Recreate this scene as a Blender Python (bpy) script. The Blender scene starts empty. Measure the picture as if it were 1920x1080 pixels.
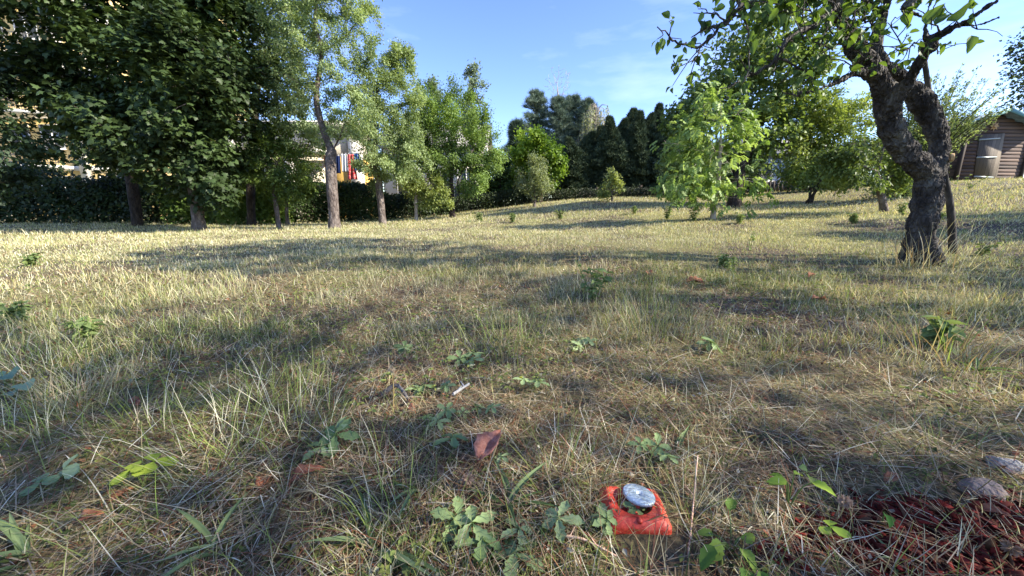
import bpy, math, random
import numpy as np
from mathutils import Vector

# ------------------------------------------------------------------ camera, sky, sun, exposure
R = math.radians
sc = bpy.context.scene
CAM = np.array([0.0, 0.0, 0.5]); F = 693.0; PITCH = R(12.2)
cam = bpy.data.cameras.new('camera'); camo = bpy.data.objects.new('camera', cam)
sc.collection.objects.link(camo)
cam.sensor_width = 36.0; cam.lens = F / 1920 * 36.0
cam.clip_start = 0.02; cam.clip_end = 1000
camo.location = CAM; camo.rotation_euler = (math.pi / 2 - PITCH, 0, 0)
sc.camera = camo
SUN = np.array([0.955, -0.25, 0.0]); SUN /= np.linalg.norm(SUN); ELEV = R(34)
SUN = SUN * math.cos(ELEV) + np.array([0, 0, math.sin(ELEV)])
w = bpy.data.worlds.new('World'); sc.world = w; w.use_nodes = True
nt = w.node_tree; N = nt.nodes; L = nt.links
bg = N['Background']
sky = N.new('ShaderNodeTexSky'); sky.sky_type = 'NISHITA'; sky.sun_disc = False
sky.sun_elevation = ELEV; sky.sun_rotation = math.atan2(SUN[0], SUN[1])
sky.air_density = 1.0; sky.dust_density = 0.15; sky.ozone_density = 3.5
tc = N.new('ShaderNodeTexCoord'); mp = N.new('ShaderNodeMapping'); mp.inputs['Scale'].default_value = (1.2, 1.2, 5.0)
mp.inputs['Rotation'].default_value = (0.1, 0.25, 0.3)
no = N.new('ShaderNodeTexNoise'); no.inputs['Scale'].default_value = 2.3; no.inputs['Detail'].default_value = 6; no.inputs['Roughness'].default_value = .55
rp = N.new('ShaderNodeMapRange'); rp.inputs['From Min'].default_value = .50; rp.inputs['From Max'].default_value = .82; rp.inputs['To Max'].default_value = .17
mx = N.new('ShaderNodeMixRGB'); mx.inputs['Color2'].default_value = (7.5, 8.2, 9.2, 1)
L.new(tc.outputs['Generated'], mp.inputs['Vector']); L.new(mp.outputs[0], no.inputs['Vector']); L.new(no.outputs['Fac'], rp.inputs['Value'])
L.new(rp.outputs[0], mx.inputs['Fac']); L.new(sky.outputs[0], mx.inputs['Color1']); hs = N.new('ShaderNodeHueSaturation'); hs.inputs['Saturation'].default_value = 1.12; hs.inputs['Hue'].default_value = 0.519; L.new(mx.outputs[0], hs.inputs['Color']); L.new(hs.outputs[0], bg.inputs['Color'])
bg.inputs['Strength'].default_value = 0.142
sl = bpy.data.lights.new('sun', 'SUN'); slo = bpy.data.objects.new('sun', sl); sc.collection.objects.link(slo)
sl.energy = 4.5; sl.angle = R(0.53); sl.color = (1.0, 0.92, 0.79)
slo.rotation_euler = Vector(SUN).to_track_quat('Z', 'Y').to_euler(); slo.location = (30, -5, 30)
sc.view_settings.view_transform = 'Standard'; sc.view_settings.look = 'None'; sc.view_settings.gamma = 1
sc.view_settings.exposure = 1.45
cy = sc.cycles; cy.max_bounces = 6; cy.diffuse_bounces = 3; cy.glossy_bounces = 2; cy.transmission_bounces = 3; cy.transparent_max_bounces = 4
cy.caustics_reflective = False; cy.caustics_refractive = False

rng = np.random.default_rng(7)

# ------------------------------------------------------------------ pixel rays and ground
def ray(px, py):
    a = (px - 960) / F; b = (540 - py) / F
    return np.array([a, math.cos(PITCH) + b * math.sin(PITCH), -math.sin(PITCH) + b * math.cos(PITCH)])
def P(px, py, D):
    d = ray(px, py); return CAM + d * (D / d[1])
def pxr(wpx, px, py, D):
    return wpx / F * (D / ray(px, py)[1])

_ctl = np.array([(-8, 12, -.05), (-14, 13, 0), (-4.4, 9, 0), (-4.4, 12, .05), (-1.8, 13, .2), (.8, 15, .6), (2.7, 13, .72), (3.8, 7, .31), (6, 10, .5),
    (8.9, 11, .66), (6.5, 6.5, .41), (3.6, 3.3, 0), (5.2, 4, .20), (8, 4, .5), (17, 13, 1.39), (13, 12, 1.25), (10, 8, .8), (0, 0, 0), (2, 0, 0), (-2, 0, 0), (0, 2, 0), (-3, 4, 0), (2, 3, 0), (0, 5, .02), (-4, 5, 0), (1.2, 8, .16),
    (-12, 5, 0), (0, -6, 0), (9, -4, .3), (-10, -4, 0), (1, 20, .9), (-8, 20, .1), (-20, 20, 0), (12, 20, 1.3), (22, 20, 1.6), (20, 4, 1.3), (-3.5, 16, .2)], float)
def _tps(r): return np.where(r > 1e-9, r * r * np.log(r + 1e-12), 0)
_n = len(_ctl); _K = _tps(np.linalg.norm(_ctl[:, None, :2] - _ctl[None, :, :2], axis=2)) + np.eye(_n) * .4
_A = np.zeros((_n + 3, _n + 3)); _A[:_n, :_n] = _K; _A[:_n, _n] = 1; _A[:_n, _n + 1:] = _ctl[:, :2]; _A[_n:, :_n] = _A[:_n, _n:].T
_W = np.linalg.solve(_A, np.concatenate([_ctl[:, 2], [0, 0, 0]]))

def _hash(ix, iy, s):
    h = np.sin(ix * 127.1 + iy * 311.7 + s * 74.7) * 43758.5453
    return h - np.floor(h)
def vn(x, y, s=0):
    ix = np.floor(x); iy = np.floor(y); fx = x - ix; fy = y - iy
    fx = fx * fx * (3 - 2 * fx); fy = fy * fy * (3 - 2 * fy)
    a = _hash(ix, iy, s); b = _hash(ix + 1, iy, s); c = _hash(ix, iy + 1, s); d = _hash(ix + 1, iy + 1, s)
    return (a * (1 - fx) + b * fx) * (1 - fy) + (c * (1 - fx) + d * fx) * fy
def fbm(x, y, s=0, o=3):
    t = 0; a = .5; n = 0
    for k in range(o):
        t = t + a * vn(x, y, s + k); n += a; x = x * 2.03 + 5.1; y = y * 2.03 + 1.7; a *= .5
    return t / n
def H(x, y):
    x = np.asarray(x, float); y = np.asarray(y, float)
    r = np.hypot(x, y - 6); k = np.minimum(1, 17 / np.maximum(r, 1e-6)); X = x * k; Y = 6 + (y - 6) * k
    sh = X.shape; X = X.ravel(); Y = Y.ravel(); out = np.empty(len(X))
    for i in range(0, len(X), 60000):
        a = X[i:i + 60000]; b = Y[i:i + 60000]
        d = np.hypot(a[:, None] - _ctl[None, :, 0], b[:, None] - _ctl[None, :, 1])
        out[i:i + 60000] = _tps(d) @ _W[:_n] + _W[_n] + _W[_n + 1] * a + _W[_n + 2] * b
    out = np.clip(out.reshape(sh), -.4, 2.0)
    near = np.exp(-np.hypot(x, y) / 2.5)
    return out * (1 - np.exp(-np.hypot(x, y) / 1.2)) + (fbm(x * 1.1, y * 1.1, 3, 3) - .5) * .07 + (fbm(x * 7, y * 7, 9, 2) - .5) * .022 * near
def G(px, py):
    d = ray(px, py); t = .3
    for k in range(4000):
        p = CAM + d * t
        if p[2] <= H(p[0], p[1]): break
        t *= 1.01
    return p
def on_ground(px, D):
    x = (px - 960) / F * D
    return np.array([x, D, float(H(x, D))])
def base(px, py, D):      # a foot at depth D below pixel column px
    p = P(px, py, D); return np.array([p[0], p[1], float(H(p[0], p[1]))])

# ------------------------------------------------------------------ materials
def hexc(h):
    c = [int(h[i:i + 2], 16) / 255 for i in (0, 2, 4)]
    return tuple(v / 12.92 if v <= .04045 else ((v + .055) / 1.055) ** 2.4 for v in c) + (1,)
def mat(name):
    m = bpy.data.materials.new(name); m.use_nodes = True
    return m, m.node_tree.nodes, m.node_tree.links, m.node_tree.nodes['Principled BSDF']
def leaf_mat(name, trans=.38, rough=.5, spec=.35, ttint=(1.3, 1.3, .65)):
    m, N, L, p = mat(name)
    at = N.new('ShaderNodeAttribute'); at.attribute_name = 'Col'
    p.inputs['Roughness'].default_value = rough; p.inputs['Specular IOR Level'].default_value = spec
    L.new(at.outputs['Color'], p.inputs['Base Color'])
    tr = N.new('ShaderNodeBsdfTranslucent'); mu = N.new('ShaderNodeMixRGB'); mu.blend_type = 'MULTIPLY'; mu.inputs[0].default_value = 1
    mu.inputs['Color2'].default_value = ttint + (1,)
    L.new(at.outputs['Color'], mu.inputs['Color1']); L.new(mu.outputs[0], tr.inputs['Color'])
    ms = N.new('ShaderNodeMixShader'); ms.inputs[0].default_value = trans
    L.new(p.outputs[0], ms.inputs[1]); L.new(tr.outputs[0], ms.inputs[2]); L.new(ms.outputs[0], N['Material Output'].inputs['Surface'])
    return m
def noise_mat(name, cols, scale=6, stretch=(1, 1, 1), rough=.85, bump=.4, bscale=None, detail=6, metal=0, spec=.3, vor=0):
    m, N, L, p = mat(name)
    tc = N.new('ShaderNodeTexCoord'); mp = N.new('ShaderNodeMapping'); mp.inputs['Scale'].default_value = stretch
    no = N.new('ShaderNodeTexNoise'); no.inputs['Scale'].default_value = scale; no.inputs['Detail'].default_value = detail; no.inputs['Roughness'].default_value = .65
    cr = N.new('ShaderNodeValToRGB'); el = cr.color_ramp.elements
    n = len(cols); el[0].position = .30; el[-1].position = .70; el[0].color = cols[0]; el[-1].color = cols[-1]
    for i in range(1, n - 1):
        e = el.new(.30 + .40 * i / (n - 1)); e.color = cols[i]
    L.new(tc.outputs['Object'], mp.inputs[0]); L.new(mp.outputs[0], no.inputs['Vector']); L.new(no.outputs['Fac'], cr.inputs[0]); L.new(cr.outputs[0], p.inputs['Base Color'])
    p.inputs['Roughness'].default_value = rough; p.inputs['Metallic'].default_value = metal; p.inputs['Specular IOR Level'].default_value = spec
    if bump:
        b = N.new('ShaderNodeBump'); b.inputs['Strength'].default_value = bump; b.inputs['Distance'].default_value = .02
        n2 = N.new('ShaderNodeTexNoise'); n2.inputs['Scale'].default_value = bscale or scale * 3; n2.inputs['Detail'].default_value = 6
        L.new(mp.outputs[0], n2.inputs['Vector']); src = n2.outputs['Fac']
        if vor:
            v = N.new('ShaderNodeTexVoronoi'); v.feature = 'DISTANCE_TO_EDGE'; v.inputs['Scale'].default_value = vor
            md = N.new('ShaderNodeVectorMath'); md.operation = 'ADD'; sm = N.new('ShaderNodeVectorMath'); sm.operation = 'SCALE'; sm.inputs['Scale'].default_value = .35 / max(vor, 1) * 4
            L.new(no.outputs['Color'], sm.inputs[0]); L.new(sm.outputs[0], md.inputs[0]); L.new(mp.outputs[0], md.inputs[1]); L.new(md.outputs[0], v.inputs['Vector'])
            mr = N.new('ShaderNodeMapRange'); mr.inputs['From Max'].default_value = .25; L.new(v.outputs['Distance'], mr.inputs['Value'])
            ad = N.new('ShaderNodeMath'); ad.operation = 'ADD'; L.new(mr.outputs[0], ad.inputs[0]); L.new(src, ad.inputs[1]); src = ad.outputs[0]
        L.new(src, b.inputs['Height']); L.new(b.outputs[0], p.inputs['Normal'])
    return m
def bands_mat(name, cols, axis='Z', freq=8, rough=.8, gap=.06, bump=.8):   # boards: each board its own tone, thin dark joints
    m, N, L, p = mat(name)
    tc = N.new('ShaderNodeTexCoord'); sp = N.new('ShaderNodeSeparateXYZ'); L.new(tc.outputs['Object'], sp.inputs[0])
    mu = N.new('ShaderNodeMath'); mu.operation = 'MULTIPLY'; mu.inputs[1].default_value = freq; L.new(sp.outputs[axis], mu.inputs[0])
    fl = N.new('ShaderNodeMath'); fl.operation = 'FLOOR'; L.new(mu.outputs[0], fl.inputs[0])
    fr = N.new('ShaderNodeMath'); fr.operation = 'FRACT'; L.new(mu.outputs[0], fr.inputs[0])
    wn = N.new('ShaderNodeTexWhiteNoise'); wn.noise_dimensions = '1D'; L.new(fl.outputs[0], wn.inputs['W'])
    mp = N.new('ShaderNodeMapping'); mp.inputs['Scale'].default_value = (1.5, 1.5, 22) if axis == 'Z' else (22, 22, 1.5)
    no = N.new('ShaderNodeTexNoise'); no.inputs['Scale'].default_value = 1.6; no.inputs['Detail'].default_value = 6; L.new(tc.outputs['Object'], mp.inputs[0]); L.new(mp.outputs[0], no.inputs['Vector'])
    a = N.new('ShaderNodeMath'); a.operation = 'MULTIPLY_ADD'; a.inputs[1].default_value = .45; L.new(wn.outputs['Value'], a.inputs[0])
    h = N.new('ShaderNodeMath'); h.operation = 'MULTIPLY'; h.inputs[1].default_value = .6; L.new(no.outputs['Fac'], h.inputs[0]); L.new(h.outputs[0], a.inputs[2])
    cr = N.new('ShaderNodeValToRGB'); cr.color_ramp.elements[0].color = cols[0]; cr.color_ramp.elements[1].color = cols[-1]
    cr.color_ramp.elements[0].position = .15; cr.color_ramp.elements[1].position = .85
    if len(cols) > 2: e = cr.color_ramp.elements.new(.5); e.color = cols[1]
    L.new(a.outputs[0], cr.inputs[0])
    g = N.new('ShaderNodeMath'); g.operation = 'GREATER_THAN'; g.inputs[1].default_value = gap; L.new(fr.outputs[0], g.inputs[0])
    mx = N.new('ShaderNodeMixRGB'); mx.inputs['Color1'].default_value = (.01, .008, .006, 1); L.new(g.outputs[0], mx.inputs[0]); L.new(cr.outputs[0], mx.inputs['Color2']); L.new(mx.outputs[0], p.inputs['Base Color'])
    b = N.new('ShaderNodeBump'); b.inputs['Strength'].default_value = bump; b.inputs['Distance'].default_value = .01
    ad = N.new('ShaderNodeMath'); ad.operation = 'ADD'; L.new(g.outputs[0], ad.inputs[0]); L.new(no.outputs['Fac'], ad.inputs[1]); L.new(ad.outputs[0], b.inputs['Height']); L.new(b.outputs[0], p.inputs['Normal'])
    p.inputs['Roughness'].default_value = rough
    return m
def plain(name, col, rough=.6, metal=0, spec=.4):
    m, N, L, p = mat(name); p.inputs['Base Color'].default_value = col; p.inputs['Roughness'].default_value = rough; p.inputs['Metallic'].default_value = metal
    p.inputs['Specular IOR Level'].default_value = spec
    return m
M_LEAF = leaf_mat('leaf', .38, .5, .3); M_LEAF_TH = leaf_mat('thick_leaf', .2, .5, .25); M_GRASS = leaf_mat('grass_blade', .3, .75, .1, (1.3, 1.25, .7)); M_DRY = leaf_mat('dry_leaf', .15, .7, .2, (1.3, 1., .8))
M_CONIFER = leaf_mat('conifer', .05, .75, .12, (1, 1, .8))
M_BARK_APPLE = noise_mat('apple_bark', [hexc('1e1b1a'), hexc('3c3734'), hexc('5c5854'), hexc('7e7b70')], 9, (1, 1, .45), .9, 1.0, 40, vor=26)
M_BARK_PLUM = noise_mat('plum_bark', [hexc('3c3430'), hexc('6a5f58'), hexc('938980')], 14, (1, 1, .35), .9, .8, 50, vor=22)
M_BARK_PALE = noise_mat('pale_bark', [hexc('6f655c'), hexc('a89c90'), hexc('c9bfb2')], 12, (1, 1, .5), .85, .5, 40)
M_BARK_DARK = noise_mat('dark_bark', [hexc('1d1814'), hexc('3c332b'), hexc('5b5046')], 14, (1, 1, .35), .9, .8, 50, vor=22)

# ------------------------------------------------------------------ mesh helpers
def link(o, parent=None):
    sc.collection.objects.link(o)
    if parent is not None: o.parent = parent
    return o
def build(name, parts, material, parent=None, smooth=False, origin=None):
    """parts: list of (verts Nx3, faces MxK, colours Nx3 or None); one mesh object"""
    vs, loops, starts, cols, off, ls = [], [], [], [], 0, 0
    for v, f, c in parts:
        v = np.asarray(v, float).reshape(-1, 3); f = np.asarray(f, int)
        vs.append(v); loops.append((f + off).ravel()); starts.append(ls + np.arange(len(f)) * f.shape[1]); ls += f.size; off += len(v)
        cols.append(np.ones((len(v), 3)) * .5 if c is None else np.broadcast_to(c, (len(v), 3)))
    V = np.concatenate(vs); LO = np.concatenate(loops); ST = np.concatenate(starts); CO = np.concatenate(cols)
    org = np.zeros(3)
    if parent is not None: org = np.array(parent.matrix_basis.translation)
    if parent is not None and parent.parent is not None: org = org + np.array(parent.parent.matrix_basis.translation)
    if origin is not None: org = np.asarray(origin, float)
    V = V - org
    me = bpy.data.meshes.new(name)
    me.vertices.add(len(V)); me.vertices.foreach_set('co', V.astype(np.float32).ravel())
    me.loops.add(len(LO)); me.loops.foreach_set('vertex_index', LO.astype(np.int32))
    me.polygons.add(len(ST)); me.polygons.foreach_set('loop_start', ST.astype(np.int32))
    if any(c is not None for _, _, c in parts):
        a = me.color_attributes.new('Col', 'FLOAT_COLOR', 'POINT'); a.data.foreach_set('color', np.c_[CO, np.ones(len(CO))].astype(np.float32).ravel())
    me.update(calc_edges=True)
    if smooth: me.polygons.foreach_set('use_smooth', [True] * len(ST))
    for mm in (material if isinstance(material, list) else [material]): me.materials.append(mm)
    o = bpy.data.objects.new(name, me)
    if parent is None: o.location = org
    return link(o, parent)
def thing(name, loc, label, cat, group=None):
    o = bpy.data.objects.new(name, None); link(o); o.location = [float(v) for v in loc]; o.empty_display_size = .1
    return tag(o, label, cat, group)
def tag(o, label, cat, group=None):
    o['label'] = label; o['category'] = cat
    if group: o['group'] = group
    return o
def norm(v): return v / np.maximum(np.linalg.norm(v, axis=-1, keepdims=True), 1e-9)
def box(x0, x1, y0, y1, z0, z1):
    v = np.array([(x, y, z) for x in (x0, x1) for y in (y0, y1) for z in (z0, z1)], float)
    f = np.array([(0, 1, 3, 2), (4, 6, 7, 5), (0, 4, 5, 1), (2, 3, 7, 6), (0, 2, 6, 4), (1, 5, 7, 3)])
    return (v, f, None)
def xf(part, loc=(0, 0, 0), rz=0, rx=0, ry=0, s=1):
    v, f, c = part; v = v * s
    if rx: v = v @ np.array([[1, 0, 0], [0, math.cos(rx), math.sin(rx)], [0, -math.sin(rx), math.cos(rx)]])
    if ry: v = v @ np.array([[math.cos(ry), 0, -math.sin(ry)], [0, 1, 0], [math.sin(ry), 0, math.cos(ry)]])
    if rz: v = v @ np.array([[math.cos(rz), math.sin(rz), 0], [-math.sin(rz), math.cos(rz), 0], [0, 0, 1]])
    return (v + np.asarray(loc, float), f, c)
def spline(pts, n):
    pts = np.asarray(pts, float); m = len(pts)
    if m < 3:
        t = np.linspace(0, 1, n)[:, None]; return pts[0] * (1 - t) + pts[-1] * t
    p = np.vstack([2 * pts[0] - pts[1], pts, 2 * pts[-1] - pts[-2]]); out = []
    for t in np.linspace(0, m - 1 - 1e-9, n):
        i = int(t); u = t - i; a, b, c, d = p[i:i + 4]
        out.append(.5 * (2 * b + (c - a) * u + (2 * a - 5 * b + 4 * c - d) * u * u + (3 * b - a - 3 * c + d) * u ** 3))
    return np.array(out)
def tube(pts, rad, sides=6, col=None, jit=0, cap=True):
    pts = np.asarray(pts, float); n = len(pts); rad = np.broadcast_to(rad, n)
    T = np.gradient(pts, axis=0); T = norm(T)
    ref = np.array([0.3, 0.9, 0.2]) if abs(T[0] @ norm(np.array([.3, .9, .2]))) < .9 else np.array([1., 0, 0])
    U = np.empty_like(T); u = ref
    for i in range(n):
        u = u - T[i] * (u @ T[i]); u = u / max(np.linalg.norm(u), 1e-9); U[i] = u
    W = np.cross(T, U); a = np.arange(sides) * 2 * math.pi / sides
    rr = rad[:, None] * (1 + (jit * (rng.random((n, sides)) - .5) if jit else 0))
    V = pts[:, None] + (U[:, None] * np.cos(a)[None, :, None] + W[:, None] * np.sin(a)[None, :, None]) * rr[..., None]
    V = V.reshape(-1, 3); i = np.arange(n - 1)[:, None] * sides; j = np.arange(sides)[None]; k = (j + 1) % sides
    f = np.stack([i + j, i + k, i + sides + k, i + sides + j], -1).reshape(-1, 4)
    parts = [(V, f, col)]
    if cap:
        for ring, c0 in ((0, pts[0]), (n - 1, pts[-1])):
            vv = np.vstack([V[ring * sides:(ring + 1) * sides], c0]); ff = np.array([(q, (q + 1) % sides, sides) if ring else ((q + 1) % sides, q, sides) for q in range(sides)])
            parts.append((vv, ff, col))
    return parts
def welded_tube(pts, rad, sides=10):     # closed tube with shared verts, for remeshing
    (V, f, _), a, b = tube(pts, rad, sides)
    n = len(pts); V2 = np.vstack([V, pts[0], pts[-1]]); q = np.arange(sides); k = (q + 1) % sides
    f1 = np.stack([k, q, np.full(sides, len(V))], -1); f2 = np.stack([q + (n - 1) * sides, k + (n - 1) * sides, np.full(sides, len(V) + 1)], -1)
    return V2, f, np.vstack([f1, f2])
def inst(tv, tf, pos, Y, Zr, s, col, sx=None):
    """copies of template (tv, tf): Y = leaf axis, Zr = rough normal"""
    n = len(pos); Y = norm(Y); X = norm(np.cross(Y, Zr)); Z = np.cross(X, Y)
    s = np.broadcast_to(s, n)[:, None, None]; tx = tv[None, :, 0, None]
    if sx is not None: tx = tx * sx[:, None, None]
    V = pos[:, None] + s * (tx * X[:, None] + tv[None, :, 1, None] * Y[:, None] + tv[None, :, 2, None] * Z[:, None])
    f = (tf[None] + (np.arange(n) * len(tv))[:, None, None]).reshape(-1, tf.shape[1])
    C = np.repeat(np.broadcast_to(col, (n, 3)), len(tv), axis=0)
    return (V.reshape(-1, 3), f, C)

# leaf templates: base at origin, tip at +Y, length 1
def fan(outline, centre):
    v = np.array([centre] + list(outline), float); n = len(outline)
    return v, np.array([(0, i, i % n + 1) for i in range(1, n + 1)])
T_DIA = (np.array([(0, 0, 0), (-.27, .45, .07), (.27, .45, .07), (0, 1, -.12)], float), np.array([(0, 1, 3), (0, 3, 2)]))
T_WIDE = (np.array([(0, 0, 0), (-.38, .4, .09), (.38, .4, .09), (0, 1, -.15)], float), np.array([(0, 1, 3), (0, 3, 2)]))
_o = [(0, 0), (.12, .10), (.46, -.02), (.36, .20), (.56, .46), (.28, .48), (.26, .66), (0, 1), (-.26, .66), (-.28, .48), (-.56, .46), (-.36, .20), (-.46, -.02), (-.12, .10)]
T_MAPLE = fan([(x, y, -.35 * x * x - .15 * y * y) for x, y in _o], (0, .3, .03))
def ovate(rows=6, wid=.34, cup=.12, droop=.25, serr=.0, wave=.0):
    v, f = [], []
    for i in range(rows + 1):
        t = i / rows; hw = wid * (math.sin(math.pi * min(1, t * 1.0) ** .8) ** .8 if 0 < t < 1 else .015) * (1 + serr * (-1) ** i)
        for k in (-1, -.5, 0, .5, 1):
            v.append((k * hw, t, cup * abs(k) * hw * 2.4 - droop * t * t + wave * math.sin(t * 9 + k * 2) * abs(k)))
    for i in range(rows):
        for k in range(4):
            a = i * 5 + k; f.append((a, a + 1, a + 6, a + 5))
    return np.array(v, float), np.array(f)
T_APPLE = ovate(7, .28, .22, .3, .04, .03); T_APPLE2 = ovate(7, .32, .5, .1, .04, .05)
def walnut():
    v, f = [], []
    def leaflet(o, d, l, wd):
        d = np.array(d, float); d /= np.linalg.norm(d); s = np.array([-d[1], d[0], 0]); k = len(v); o = np.array(o, float)
        for p in (o, o + d * l * .5 - s * wd + (0, 0, .02), o + d * l * .5 + s * wd + (0, 0, .02), o + d * l + (0, 0, -.10)): v.append(p)
        f.extend([(k, k + 1, k + 3), (k, k + 3, k + 2)])
    for i, t in enumerate((.30, .52, .72)):
        for sgn in (-1, 1): leaflet((0, t, -.2 * t * t), (sgn * 1., .55, -.25), .36 + .05 * i, .13)
    leaflet((0, .78, -.14), (0, 1, -.4), .45, .15)
    k = len(v); v.extend([(-.008, 0, 0), (.008, 0, 0), (0, .8, -.14)]); f.append((k, k + 1, k + 2))
    return np.array(v, float), np.array(f)
T_WALNUT = walnut()
def tuft(n, wd, spread):
    v, f = [], []; r = random.Random(3)
    for i in range(n):
        a = i * 2.399; d = np.array([math.cos(a) * spread * r.uniform(.5, 1), r.uniform(.5, 1.0), math.sin(a) * spread * r.uniform(.5, 1)]); s = np.cross(d, (r.random(), r.random(), r.random())); s = s / np.linalg.norm(s) * wd
        k = len(v); v.extend([s, -s, d]); f.append((k, k + 1, k + 2))
    return np.array(v, float), np.array(f)
T_NEEDLE = tuft(11, .03, .8); T_SPRAY = tuft(5, .12, .55)

def lerpc(a, b, t): return np.asarray(a)[None, :3] * (1 - t[:, None]) + np.asarray(b)[None, :3] * t[:, None]
def clump(p, s, k=1.0): return np.clip((vn(p[:, 0] * k + p[:, 2] * .7, p[:, 1] * k * .6 + p[:, 2] * k, s) - .5) * 1.7 + .5, 0, 1)

# ------------------------------------------------------------------ trees
def colonize(nodes, par, attr, step, kill, infl=99, maxit=160, jit=.25, maxn=5000):
    nodes = list(map(np.array, nodes)); par = list(par); A = attr.copy()
    nd = np.full(len(A), 1e9); ni = np.zeros(len(A), int); done = 0
    for it in range(maxit):
        new = np.array(nodes[done:])
        if len(new) == 0: break
        for i in range(0, len(new), 200):
            d = np.linalg.norm(A[:, None] - new[None, i:i + 200], axis=2); m = d.argmin(1); dm = d[np.arange(len(A)), m]
            b = dm < nd; nd[b] = dm[b]; ni[b] = m[b] + done + i
        done = len(nodes); keep = nd > kill; A = A[keep]; nd = nd[keep]; ni = ni[keep]
        if len(A) == 0 or len(nodes) > maxn: break
        act = nd < infl
        if not act.any(): break
        idx = ni[act]; Pn = np.array(nodes); D = norm(A[act] - Pn[idx]); u, inv = np.unique(idx, return_inverse=True)
        S = np.zeros((len(u), 3)); np.add.at(S, inv, D)
        for k, q in enumerate(u):
            d = S[k] + rng.normal(0, jit, 3) * max(1, np.linalg.norm(S[k])) * .5; d /= max(np.linalg.norm(d), 1e-6)
            p = Pn[q] + d * step
            nodes.append(p); par.append(int(q))
    return np.array(nodes), np.array(par)
def radii(par, tip, trunk_r, k=2.3):
    n = len(par); acc = np.zeros(n)
    for i in range(n - 1, -1, -1):
        if acc[i] == 0: acc[i] = 1
        if par[i] >= 0: acc[par[i]] += acc[i]
    raw = acc ** (1 / k); e = math.log(trunk_r / tip) / max(math.log(raw[0]), 1e-6)
    return np.maximum(tip, trunk_r * (raw / raw[0]) ** (e * 1.8))
def chains(nodes, par, rad, sides_of):
    n = len(par); ch = [[] for _ in range(n)]
    for i in range(n):
        if par[i] >= 0: ch[par[i]].append(i)
    parts = []; stack = [(0, -1)]
    while stack:
        i, p = stack.pop(); c = [i] if p < 0 else [p, i]
        while ch[i]:
            b = max(ch[i], key=lambda q: rad[q])
            for q in ch[i]:
                if q != b: stack.append((q, i))
            c.append(b); i = b
        if len(c) < 2: continue
        r = rad[c].copy()
        if p >= 0: r[0] = r[1]
        parts += tube(nodes[c], r, sides_of(r.max()), cap=False)
    return parts
SHIFT = {}
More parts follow.
